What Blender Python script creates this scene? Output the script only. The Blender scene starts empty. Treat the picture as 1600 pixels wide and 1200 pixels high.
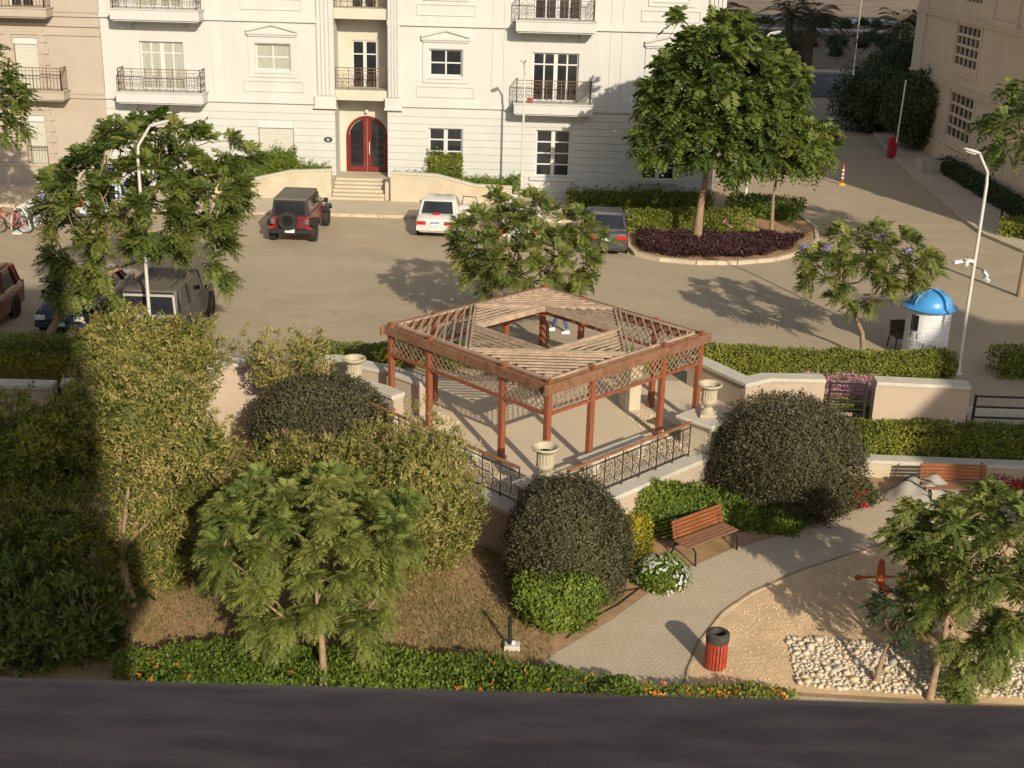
import bpy, bmesh, math, random
import numpy as np
from mathutils import Vector, Matrix
random.seed(7); rng = np.random.default_rng(11)
sc = bpy.context.scene
COL = sc.collection
rad = math.radians
# ------------------------------------------------------------ camera
FPX, PITCH, ROLL, CH = 2005.0, rad(20.05), rad(1.6), 12.5     # focal length in 1600-px frame, height of the eye
_r = np.array([1., 0, 0]); _u0 = np.array([0, math.sin(PITCH), math.cos(PITCH)])
CR = math.cos(ROLL)*_r + math.sin(ROLL)*_u0
CU = -math.sin(ROLL)*_r + math.cos(ROLL)*_u0
CW = np.array([0, math.cos(PITCH), -math.sin(PITCH)])
def _ray(x, y): return (x-800)/FPX*CR - (y-600)/FPX*CU + CW
def G(x, y, z=0.0):            # surveyed point: where the sight line meets the level z
    d = _ray(x, y); t = (z-CH)/d[2]; return Vector((d[0]*t, d[1]*t, z))
def F(x, y, Y):                # surveyed point: where the sight line meets the upright plane at distance Y
    d = _ray(x, y); t = Y/d[1]; return Vector((d[0]*t, Y, CH+d[2]*t))
cam = bpy.data.cameras.new('camera'); camo = bpy.data.objects.new('camera', cam); COL.objects.link(camo)
cam.sensor_width = 36; cam.lens = FPX/1600*36; cam.clip_start = .05; cam.clip_end = 3000
camo.matrix_world = Matrix(((CR[0], CU[0], -CW[0], 0), (CR[1], CU[1], -CW[1], 0), (CR[2], CU[2], -CW[2], CH), (0, 0, 0, 1)))
cam.dof.use_dof = True; cam.dof.focus_distance = 33; cam.dof.aperture_fstop = 20
sc.camera = camo
# ------------------------------------------------------------ sky, sun, exposure
SAZ, SEL = rad(21.5), rad(25.5)          # shadows run 21.5 degrees left of straight ahead
w = bpy.data.worlds.new('World'); sc.world = w; w.use_nodes = True
nt = w.node_tree; bg = nt.nodes['Background']
sky = nt.nodes.new('ShaderNodeTexSky'); sky.sky_type = 'NISHITA'; sky.sun_disc = False
sky.sun_elevation = SEL; sky.sun_rotation = math.pi - SAZ; sky.dust_density = 2.0; sky.air_density = 1.0
hs_ = nt.nodes.new('ShaderNodeHueSaturation'); hs_.inputs['Saturation'].default_value = .55      # hazy desert sky
nt.links.new(sky.outputs[0], hs_.inputs['Color']); nt.links.new(hs_.outputs[0], bg.inputs[0]); bg.inputs[1].default_value = 0.115
sun = bpy.data.lights.new('sun', 'SUN'); suno = bpy.data.objects.new('sun', sun); COL.objects.link(suno)
sun.energy = 5.0; sun.angle = rad(.55); sun.color = (1, .885, .69)
sdir = Vector((-math.sin(SAZ)*math.cos(SEL), math.cos(SAZ)*math.cos(SEL), -math.sin(SEL)))
suno.rotation_euler = sdir.to_track_quat('-Z', 'Y').to_euler(); suno.location = (20, -40, 40)
sc.view_settings.view_transform = 'Standard'; sc.view_settings.look = 'None'
sc.view_settings.exposure = -0.14; sc.view_settings.gamma = 1
sc.render.engine = 'CYCLES'; sc.cycles.max_bounces = 4; sc.cycles.diffuse_bounces = 2; sc.cycles.glossy_bounces = 2; sc.cycles.transmission_bounces = 2; sc.cycles.transparent_max_bounces = 4; sc.cycles.adaptive_threshold = .02
sc.cycles.use_denoising = True
# ------------------------------------------------------------ materials
MATS = {}
KA = 1.24            # reflectances below were gauged at a third of a stop more exposure
def ka(c, top=.78): return tuple(min(top, x*KA) for x in c)
def nn(t, k, **kw):
    n = t.nodes.new(k)
    for a, b in kw.items(): setattr(n, a, b)
    return n
def mat(name, col, rough=.8, var=.12, scale=3., bump=0., bscale=60., metal=0., spec=.4, coat=0., dirt=None, dscale=.7, damt=.5, stretch=(1, 1, 1)):
    if not name.startswith('plaster'): col = ka(col); dirt = ka(dirt) if dirt else None
    m = bpy.data.materials.new(name); m.use_nodes = True; t = m.node_tree; b = t.nodes['Principled BSDF']
    b.inputs['Roughness'].default_value = rough; b.inputs['Metallic'].default_value = metal
    b.inputs['Specular IOR Level'].default_value = spec; b.inputs['Coat Weight'].default_value = coat
    tc = nn(t, 'ShaderNodeTexCoord'); mp = nn(t, 'ShaderNodeMapping'); mp.inputs['Scale'].default_value = stretch
    t.links.new(tc.outputs['Object'], mp.inputs[0])
    nz = nn(t, 'ShaderNodeTexNoise'); nz.inputs['Scale'].default_value = scale; nz.inputs['Detail'].default_value = 6
    t.links.new(mp.outputs[0], nz.inputs[0])
    cr = nn(t, 'ShaderNodeValToRGB'); e = cr.color_ramp.elements
    e[0].position = .3; e[1].position = .7
    e[0].color = tuple(max(0, c*(1-var)) for c in col)+(1,); e[1].color = tuple(min(1, c*(1+var)) for c in col)+(1,)
    t.links.new(nz.outputs[0], cr.inputs[0]); out = cr.outputs[0]
    if dirt:
        n2 = nn(t, 'ShaderNodeTexNoise'); n2.inputs['Scale'].default_value = dscale; n2.inputs['Detail'].default_value = 8; n2.inputs['Roughness'].default_value = .65
        t.links.new(mp.outputs[0], n2.inputs[0])
        r2 = nn(t, 'ShaderNodeMapRange'); r2.inputs[1].default_value = .48; r2.inputs[2].default_value = .68; r2.inputs[4].default_value = damt
        t.links.new(n2.outputs[0], r2.inputs[0])
        mx = nn(t, 'ShaderNodeMix', data_type='RGBA'); t.links.new(r2.outputs[0], mx.inputs[0])
        t.links.new(out, mx.inputs[6]); mx.inputs[7].default_value = tuple(dirt)+(1,); out = mx.outputs[2]
    t.links.new(out, b.inputs['Base Color'])
    if bump:
        n3 = nn(t, 'ShaderNodeTexNoise'); n3.inputs['Scale'].default_value = bscale; n3.inputs['Detail'].default_value = 4
        t.links.new(mp.outputs[0], n3.inputs[0])
        bp = nn(t, 'ShaderNodeBump'); bp.inputs['Strength'].default_value = bump; bp.inputs['Distance'].default_value = .02
        t.links.new(n3.outputs[0], bp.inputs['Height']); t.links.new(bp.outputs[0], b.inputs['Normal'])
    MATS[name] = m; return m
def leafmat(name, cols, trans=.25, rough=.55):
    """leaf colour follows the 'tone' number every leaf carries"""
    m = bpy.data.materials.new(name); m.use_nodes = True; t = m.node_tree; b = t.nodes['Principled BSDF']
    b.inputs['Roughness'].default_value = rough; b.inputs['Specular IOR Level'].default_value = .3
    a = nn(t, 'ShaderNodeAttribute', attribute_name='tone'); cr = nn(t, 'ShaderNodeValToRGB'); e = cr.color_ramp.elements
    while len(e) < len(cols): e.new(.5)
    for i, c in enumerate(cols): c = ka(c); e[i].position = i/(len(cols)-1); e[i].color = tuple(c)+(1,)
    t.links.new(a.outputs['Fac'], cr.inputs[0]); t.links.new(cr.outputs[0], b.inputs['Base Color'])
    tr = nn(t, 'ShaderNodeBsdfTranslucent'); t.links.new(cr.outputs[0], tr.inputs[0])
    mx = nn(t, 'ShaderNodeMixShader'); mx.inputs[0].default_value = trans
    t.links.new(b.outputs[0], mx.inputs[1]); t.links.new(tr.outputs[0], mx.inputs[2])
    t.links.new(mx.outputs[0], t.nodes['Material Output'].inputs[0])
    MATS[name] = m; return m
def pavermat(name, c1, c2, cm, bw=.2, bh=.1, rot=0., stain=(.2, .16, .11), rough=.85, mortar=.012, samt=.45):
    c1, c2, cm, stain = ka(c1), ka(c2), ka(cm), ka(stain)
    m = bpy.data.materials.new(name); m.use_nodes = True; t = m.node_tree; b = t.nodes['Principled BSDF']
    b.inputs['Roughness'].default_value = rough; b.inputs['Specular IOR Level'].default_value = .25
    g = nn(t, 'ShaderNodeNewGeometry'); mp = nn(t, 'ShaderNodeMapping'); mp.inputs['Rotation'].default_value = (0, 0, rot)
    t.links.new(g.outputs['Position'], mp.inputs[0])
    br = nn(t, 'ShaderNodeTexBrick'); br.inputs['Scale'].default_value = 1; br.inputs['Brick Width'].default_value = bw; br.inputs['Row Height'].default_value = bh
    br.inputs['Mortar Size'].default_value = mortar; br.inputs['Mortar Smooth'].default_value = .3; br.inputs['Bias'].default_value = 0
    br.inputs['Color1'].default_value = c1+(1,); br.inputs['Color2'].default_value = c2+(1,); br.inputs['Mortar'].default_value = cm+(1,)
    t.links.new(mp.outputs[0], br.inputs[0])
    out = br.outputs[0]
    for s, lo, hi, amt, c, st in ((.22, .45, .75, samt, stain, (1, 2.2, 1)), (1.7, .5, .72, samt*.6, stain, (.6, 2, 1)), (.5, .5, .8, .30, tuple(min(1, x*1.35) for x in c1), (1, 1.5, 1)), (1.0, .55, .70, .22, stain, (.07, 1.7, 1)), (.9, .66, .72, .45, tuple(x*.55 for x in stain), (1, 1, 1)), (22., .45, .7, .14, tuple(x*.6 for x in stain), (1, 1, 1))):
        m2 = nn(t, 'ShaderNodeMapping'); m2.inputs['Scale'].default_value = st; m2.inputs['Location'].default_value = (s*31, s*17, 0)
        t.links.new(g.outputs['Position'], m2.inputs[0])
        n2 = nn(t, 'ShaderNodeTexNoise'); n2.inputs['Scale'].default_value = s; n2.inputs['Detail'].default_value = 9; n2.inputs['Roughness'].default_value = .6
        t.links.new(m2.outputs[0], n2.inputs[0])
        r2 = nn(t, 'ShaderNodeMapRange'); r2.inputs[1].default_value = lo; r2.inputs[2].default_value = hi; r2.inputs[4].default_value = amt
        t.links.new(n2.outputs[0], r2.inputs[0])
        mx = nn(t, 'ShaderNodeMix', data_type='RGBA'); t.links.new(r2.outputs[0], mx.inputs[0]); t.links.new(out, mx.inputs[6]); mx.inputs[7].default_value = tuple(c)+(1,); out = mx.outputs[2]
    t.links.new(out, b.inputs['Base Color'])
    bp = nn(t, 'ShaderNodeBump'); bp.inputs['Strength'].default_value = .35; bp.inputs['Distance'].default_value = .01
    t.links.new(br.outputs['Fac'], bp.inputs['Height']); bp.invert = True; t.links.new(bp.outputs[0], b.inputs['Normal'])
    MATS[name] = m; return m
# ------------------------------------------------------------ mesh building
ORG = {}
def tag(o, label=None, cat=None, group=None, kind=None):
    if label: o['label'] = label
    if cat: o['category'] = cat
    if group: o['group'] = group
    if kind: o['kind'] = kind
    return o
def thing(name, label, cat, loc=(0, 0, 0), rz=0., group=None):
    o = bpy.data.objects.new(name, None); COL.objects.link(o); o.location = loc; o.rotation_euler = (0, 0, rz); o.empty_display_size = .2
    ORG[o] = Vector(loc); return tag(o, label, cat, group)
class MB:
    def __init__(s): s.v = []; s.f = []
    def add(s, vs, fs):
        n = len(s.v); s.v += [tuple(p) for p in vs]; s.f += [tuple(i+n for i in f) for f in fs]; return s
    def box(s, x0, x1, y0, y1, z0, z1):
        return s.add([(x0, y0, z0), (x1, y0, z0), (x1, y1, z0), (x0, y1, z0), (x0, y0, z1), (x1, y0, z1), (x1, y1, z1), (x0, y1, z1)],
                     [(0, 3, 2, 1), (4, 5, 6, 7), (0, 1, 5, 4), (1, 2, 6, 5), (2, 3, 7, 6), (3, 0, 4, 7)])
    def bar(s, a, b, wd, h, up=(0, 0, 1), wd2=None, h2=None):      # box beam from a to b
        a = Vector(a); b = Vector(b); d = (b-a).normalized(); sd = d.cross(Vector(up))
        if sd.length < 1e-4: sd = d.cross(Vector((0, 1, 0)))
        sd.normalize(); u = sd.cross(d); vs = []
        for p, ww, hh in ((a, wd, h), (b, wd2 or wd, h2 or h)):
            for i, j in ((-1, -1), (1, -1), (1, 1), (-1, 1)): vs.append(p+sd*i*ww/2+u*j*hh/2)
        return s.add(vs, [(3, 2, 1, 0), (4, 5, 6, 7), (0, 1, 5, 4), (1, 2, 6, 5), (2, 3, 7, 6), (3, 0, 4, 7)])
    def bevbox(s, x0, x1, y0, y1, z0, z1, b=.03):
        xs, ys = (x0, x1), (y0, y1); vs = []
        for z, k in ((z0, b), (z0+b, 0), (z1-b, 0), (z1, b)):
            vs += [(x0+k, y0+k, z), (x1-k, y0+k, z), (x1-k, y1-k, z), (x0+k, y1-k, z)]
        fs = [(3, 2, 1, 0), (12, 13, 14, 15)]
        for l in range(3):
            for i in range(4): j = (i+1) % 4; fs.append((l*4+i, l*4+j, l*4+4+j, l*4+4+i))
        return s.add(vs, fs)
    def tube(s, pts, r, n=6, cap=True, up=None):
        pts = [Vector(p) for p in pts]; m = len(pts); rs = r if isinstance(r, (list, tuple)) else [r]*m
        vs = []; prev = None
        for i, p in enumerate(pts):
            d = (pts[min(i+1, m-1)]-pts[max(i-1, 0)]).normalized()
            if prev is None:
                q = Vector((0, 0, 1)) if abs(d.z) < .9 else Vector((1, 0, 0)); a = d.cross(q).normalized()
            else: a = (prev-d*prev.dot(d)).normalized()
            prev = a; b = d.cross(a)
            for k in range(n):
                t = 2*math.pi*k/n; vs.append(p+(a*math.cos(t)+b*math.sin(t))*rs[i])
        fs = [(i*n+k, i*n+(k+1) % n, (i+1)*n+(k+1) % n, (i+1)*n+k) for i in range(m-1) for k in range(n)]
        if cap: fs += [tuple(range(n-1, -1, -1)), tuple((m-1)*n+k for k in range(n))]
        return s.add(vs, fs)
    def lathe(s, prof, n=20, c=(0, 0, 0), axis='z'):
        vs = []; m = len(prof)
        for r, h in prof:
            for k in range(n):
                t = 2*math.pi*k/n; x, y = r*math.cos(t), r*math.sin(t)
                p = (x, y, h) if axis == 'z' else ((h, x, y) if axis == 'x' else (x, h, y))
                vs.append((c[0]+p[0], c[1]+p[1], c[2]+p[2]))
        fs = [(i*n+k, i*n+(k+1) % n, (i+1)*n+(k+1) % n, (i+1)*n+k) for i in range(m-1) for k in range(n)]
        if prof[0][0] > 1e-5: fs.append(tuple(range(n-1, -1, -1)))
        if prof[-1][0] > 1e-5: fs.append(tuple((m-1)*n+k for k in range(n)))
        return s.add(vs, fs)
    def prism(s, poly, z0, z1):
        n = len(poly); vs = [(p[0], p[1], z0) for p in poly]+[(p[0], p[1], z1) for p in poly]
        return s.add(vs, [tuple(range(n-1, -1, -1)), tuple(range(n, 2*n))]+[(i, (i+1) % n, n+(i+1) % n, n+i) for i in range(n)])
    def loft(s, rings, caps=True):
        n = len(rings[0]); vs = [p for r in rings for p in r]
        fs = [(i*n+k, i*n+(k+1) % n, (i+1)*n+(k+1) % n, (i+1)*n+k) for i in range(len(rings)-1) for k in range(n)]
        if caps: fs += [tuple(range(n-1, -1, -1)), tuple((len(rings)-1)*n+k for k in range(n))]
        return s.add(vs, fs)
    def build(s, name, m, parent=None, local=False, smooth=None, bevel=0):
        if parent is None and not local:
            c = np.array(s.v); o0 = Vector(((c[:, 0].min()+c[:, 0].max())/2, (c[:, 1].min()+c[:, 1].max())/2, c[:, 2].min()))
        elif parent is not None and not local: o0 = ORG[parent]
        else: o0 = Vector((0, 0, 0))
        me = bpy.data.meshes.new(name); me.from_pydata([(p[0]-o0.x, p[1]-o0.y, p[2]-o0.z) for p in s.v], [], s.f)
        bm = bmesh.new(); bm.from_mesh(me); bmesh.ops.recalc_face_normals(bm, faces=bm.faces); bm.to_mesh(me); bm.free()
        me.materials.append(MATS[m] if isinstance(m, str) else m)
        if smooth:
            me.polygons.foreach_set('use_smooth', [True]*len(me.polygons)); me.set_sharp_from_angle(angle=rad(smooth))
        o = bpy.data.objects.new(name, me); COL.objects.link(o)
        if parent is None: o.location = o0
        else: o.parent = parent
        ORG[o] = o0
        if bevel:
            bv = o.modifiers.new('bevel', 'BEVEL'); bv.width = bevel; bv.segments = 2; bv.limit_method = 'ANGLE'
        return o
def sheet(name, poly, z, m, kind='structure', label=None):
    M = MB(); M.add([(p[0], p[1], z) for p in poly], [tuple(range(len(poly)))]); o = M.build(name, m)
    if o.data.polygons[0].normal.z < 0: o.data.flip_normals()
    return tag(o, label, None, None, kind)
def copytree(o, parent=None):
    c = o.copy(); COL.objects.link(c); c.parent = parent
    for ch in list(o.children): copytree(ch, c)
    return c
# ------------------------------------------------------------ foliage
def norm(a): return a/np.maximum(np.linalg.norm(a, axis=-1, keepdims=True), 1e-9)
def leafobj(name, V, tone, m, parent=None, extra=None, kind=None):
    """V (N,4,3) leaf quads, tone (N)"""
    V = np.asarray(V, np.float32); N = len(V); tone = np.asarray(tone, np.float32)
    vs = V.reshape(-1, 3); lv = np.arange(N*4, dtype=np.int32); tv = np.repeat(tone, 4); ls = np.arange(0, N*4, 4, dtype=np.int32)
    if extra is not None:
        ev, ef, et = extra; ef = np.asarray(ef, np.int32); k = ef.shape[1]
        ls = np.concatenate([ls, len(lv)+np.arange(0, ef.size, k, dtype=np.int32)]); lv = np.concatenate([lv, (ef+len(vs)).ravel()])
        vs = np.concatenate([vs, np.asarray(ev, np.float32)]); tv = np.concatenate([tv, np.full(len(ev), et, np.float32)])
    me = bpy.data.meshes.new(name); me.vertices.add(len(vs)); me.vertices.foreach_set('co', vs.ravel())
    me.loops.add(len(lv)); me.loops.foreach_set('vertex_index', lv.astype(np.int32)); me.polygons.add(len(ls)); me.polygons.foreach_set('loop_start', ls.astype(np.int32))
    a = me.attributes.new('tone', 'FLOAT', 'POINT'); a.data.foreach_set('value', tv); me.update(calc_edges=True); me.validate()
    me.materials.append(MATS[m] if isinstance(m, str) else m)
    o = bpy.data.objects.new(name, me); COL.objects.link(o)
    if parent is not None: o.parent = parent
    ORG[o] = ORG.get(parent, Vector((0, 0, 0)))
    if kind: o['kind'] = kind
    return o
def leafquads(P, A, Nn, L, W):
    """leaf rhombs at P along axis A, face normal Nn"""
    A = norm(A); B = norm(np.cross(A, Nn)); L = np.asarray(L).reshape(-1, 1); W = np.asarray(W).reshape(-1, 1)
    return np.stack([P, P+A*L*.45+B*W*.5, P+A*L, P+A*L*.45-B*W*.5], 1)
def rdir(n): return norm(rng.normal(size=(n, 3)))
def lumps(U, k=9, amp=.1, fq=5.0, seed=0):
    r = np.random.default_rng(seed); W = r.normal(size=(k, 3))*fq; p = r.uniform(0, 6.28, k)
    return amp*np.cos(U@W.T+p).sum(1)/math.sqrt(k)
def ico(sub=3):
    bm = bmesh.new(); bmesh.ops.create_icosphere(bm, subdivisions=sub, radius=1); v = np.array([x.co[:] for x in bm.verts]); f = [[a.index for a in q.verts] for q in bm.faces]; bm.free(); return v, f
ICO = ico(3)
def bushleaves(c, R, n, ls, seed=0, amp=.08, fq=4., depth=.2, flat=-1., core=.80, power=2.0, aspect=.45, up=.3, tint=0., tuft=0):
    """a clipped bush: leaves through the outer shell of a lumpy superellipsoid, round a solid dark core"""
    r = np.random.default_rng(seed); U = norm(r.normal(size=(int(n*1.6), 3))); U = U[U[:, 2] > flat][:n]; n = len(U)
    def rad_(U):
        s = (np.abs(U)**power).sum(1)**(-1/power); return s*(1+lumps(U, 9, amp, fq, seed)+lumps(U, 9, amp*.5, fq*2.7, seed+5))
    rr = rad_(U)*(1-depth*r.random(n)**1.6)*(1+.03*r.normal(size=n)); R = np.array(R, float); P = U*rr[:, None]*R+np.array(c)
    if tuft:                                                      # leaves stand in sprays that fan out from common points
        k = max(1, n//tuft); ci = r.integers(0, k, n); P = P[ci]+norm(U[ci]+.9*r.normal(size=(n, 3)))*ls*1.5*r.random((n, 1)); U = U[ci]
    ns = max(6, n//900); sd_ = norm(r.normal(size=(ns, 3))+np.array([0, -.2, .9])); m_ = min(n//6, ns*14); k_ = r.integers(0, ns, m_)      # stray shoots above the clipped face
    uu = norm(sd_[k_]+.012*r.normal(size=(m_, 3))); P[:m_] = uu*(rad_(uu)*(.98+(.05+.12*r.random(ns))[k_]*r.random(m_)))[:, None]*R+np.array(c); U = U.copy(); U[:m_] = uu
    Nn = norm(norm(U/R)+.75*norm(r.normal(size=(n, 3)))); A = norm(r.normal(size=(n, 3))*(1 if not tuft else .8)+(.6 if not tuft else 1.0)*U+np.array([0, 0, up])); A = norm(A-Nn*(A*Nn).sum(1, keepdims=True)*.7)
    L = ls*(.65+.7*r.random(n)); Q = leafquads(P, A, Nn, L, L*aspect*(.8+.4*r.random(n)))
    tone = np.clip(.5+.23*r.normal(size=n)+lumps(U, 7, .20, 3., seed+3)+tint+(.16*r.normal(size=max(1, n//max(1, tuft)))[ci] if tuft else 0), 0, 1)
    v, f = ICO; ev = v*(rad_(v)*core)[:, None]*R+np.array(c); ev[:, 2] = np.maximum(ev[:, 2], c[2]+R[2]*flat)  # core added inside the leaves, in a dark tone, to stop light through
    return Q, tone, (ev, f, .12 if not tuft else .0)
def frondset(P, D, L, seed=0, pairs=9, wid=.42, leafw=.30, droop=.35, jit=.12):
    """feathery compound leaves: one rhomb per pinna, in pairs along a drooping rib"""
    r = np.random.default_rng(seed); n = len(P); D = norm(D); L = np.asarray(L).reshape(-1, 1)*np.ones((n, 1))
    upv = np.array([0, 0, 1.]); S = norm(np.cross(D, upv)+1e-4*r.normal(size=(n, 3))); Nn = norm(np.cross(S, D)+.25*r.normal(size=(n, 3)))
    S = norm(np.cross(D, Nn)); out = []; idx = []
    for k in range(pairs):
        t = (k+.6)/pairs; q = P+D*L*t-np.array([0, 0, 1.])*L*droop*t*t
        d2 = norm(D-np.array([0, 0, 2*droop*t]))
        wl = L*wid*(math.sin(math.pi*min(.97, t*.8+.18)))**.8
        for sg in (-1, 1):
            A = norm(S*sg*.86+d2*.52+jit*r.normal(size=(n, 3))-np.array([0, 0, .12])); out.append(leafquads(q, A, Nn+.15*r.normal(size=(n, 3)), wl*(.85+.3*r.random((n, 1))), wl*leafw*np.ones((n, 1)))); idx.append(np.arange(n))
    q = P+D*L*.9-np.array([0, 0, 1.])*L*droop*.81; out.append(leafquads(q, norm(D-np.array([0, 0, 2*droop])), Nn, L*.22, L*.08)); idx.append(np.arange(n))
    return np.concatenate(out), np.concatenate(idx)
def jacaranda(name, label, base, crown_c, R, trunk, ncl=50, per=16, L=.5, seed=1, m='leaf_jac', bark='bark', r0=.11, forks=6, pairs=9, shell=.55, flowers=0, tint=0., droop=.45, flat=-.75, cat='tree', extra_cl=(), group='feathery trees', leafw=.34, wid=.42, stems=None, jit_=.13):
    """tapered trunk, forked limbs, tufts of compound leaves at the limb ends"""
    r = np.random.default_rng(seed); base = Vector(base); t = thing(name, label, cat, base, 0, group)
    cc = np.array(crown_c)-np.array(base); R = np.array(R, float)
    U = norm(r.normal(size=(ncl*40, 3))); U = U[U[:, 2] > flat]; rr = shell+(1-shell)*r.random(len(U))**.6
    C = U*rr[:, None]*R*(1+lumps(U, 8, .16, 3., seed))[:, None]+cc
    sel = [0]; d = np.linalg.norm((C-C[0])/R, axis=1)            # spread by farthest point so tufts do not pile up
    for _ in range(ncl-1):
        i = int(np.argmax(d*(.72+.56*r.random(len(C))))); sel.append(i); d = np.minimum(d, np.linalg.norm((C-C[i])/R, axis=1))
    C = C[sel]
    if len(extra_cl): C = np.concatenate([C, np.array([np.array(e)-np.array(base) for e in extra_cl])])
    M = MB(); tp = [Vector(p)-base for p in trunk]; tr = [r0*(1-.45*i/(len(tp)-1)) for i in range(len(tp))]; tr[0] *= 1.25
    M.tube(tp, tr, 9); top = np.array(tp[-1])
    for s_ in (stems or []): M.tube([Vector(p)-base for p in s_], [r0*.5, r0*.42, r0*.3][:len(s_)] if len(s_) <= 3 else r0*.4, 7)
    nodes = [top]; par = [-1]; plen = [0.]; dt = np.linalg.norm(C-top, axis=1)
    for i in np.argsort(dt):                                     # every tuft grows from the nearest limb already there
        dist = np.array([np.linalg.norm(C[i]-q) for q in nodes]); j = int(np.argmin(dist**1.15+.42*np.array(plen))); q = nodes[j]
        nodes.append((q+C[i])/2+r.normal(size=3)*.10*dist[j]+np.array([0, 0, .05*dist[j]])); par.append(j); plen.append(plen[j]+dist[j]*.5)
        nodes.append(C[i]); par.append(len(nodes)-2); plen.append(plen[-1]+dist[j]*.5)
    cnt = [1]*len(nodes)
    for i in range(len(nodes)-1, 0, -1): cnt[par[i]] += cnt[i]
    tot = cnt[0]
    for i in range(1, len(nodes)):
        ra = r0*.55*(min(cnt[par[i]], tot*.5)/(tot*.5))**.42; rb = r0*.55*(min(cnt[i], tot*.5)/(tot*.5))**.42
        M.tube([Vector(nodes[par[i]]), Vector(nodes[i])], [min(ra, rb*1.5), rb], 6)
    M.build('trunk', bark, t, local=True, smooth=60)
    n = len(C)*per; ci = np.repeat(np.arange(len(C)), per); az = r.uniform(0, 6.283, n); outw = norm(C-cc*np.array([1, 1, .7])-top*np.array([0, 0, .3]))[ci]
    D = norm(norm(r.normal(size=(n, 3)))+.70*outw+np.array([0, 0, .12]))
    P = C[ci]+D*L*.08+r.normal(size=(n, 3))*L*jit_
    Q, ii = frondset(P, D, L*(.65+.6*r.random(n)), seed, pairs, wid=wid, droop=droop, leafw=leafw)
    ct = .13*r.normal(size=len(C)); ft = np.clip(.5+tint+ct[ci]+.17*r.normal(size=n), 0, 1); tone = np.clip(ft[ii]+.06*r.normal(size=len(ii)), 0, 1)
    leafobj('crown', Q, tone, m, t)
    if flowers:
        fi = r.choice(np.where(C[:, 2] > np.percentile(C[:, 2], 40))[0], min(flowers, len(C)//2), replace=False)
        for k in fi:
            n2 = 46; p = np.zeros((n2, 3)); p[:] = C[k]+outw[k*per]*L*.45+np.array([0, 0, L*.25]); p += r.normal(size=(n2, 3))*np.array([.05, .05, .09]); A = rdir(n2)
            leafobj('blossom', leafquads(p, A, rdir(n2), np.full(n2, .07), np.full(n2, .055)), r.random(n2), 'petal_violet', t)
    return t
def bush(name, label, cat, c, R, n, ls, m, seed=0, group=None, stem=None, base=None, **kw):
    """a clipped bush on the ground: foliage with a short stem"""
    b = Vector(base) if base is not None else Vector((c[0], c[1], c[2]-R[2])); t = thing(name, label, cat, b, 0, group)
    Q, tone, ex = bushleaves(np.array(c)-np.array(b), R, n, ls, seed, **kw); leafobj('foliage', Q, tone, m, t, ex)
    if stem:
        M = MB()
        for s_ in stem: M.tube([Vector(p)-b for p in s_[0]], s_[1], 7)
        M.build('stem', 'bark', t, local=True, smooth=60)
    return t
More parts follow.
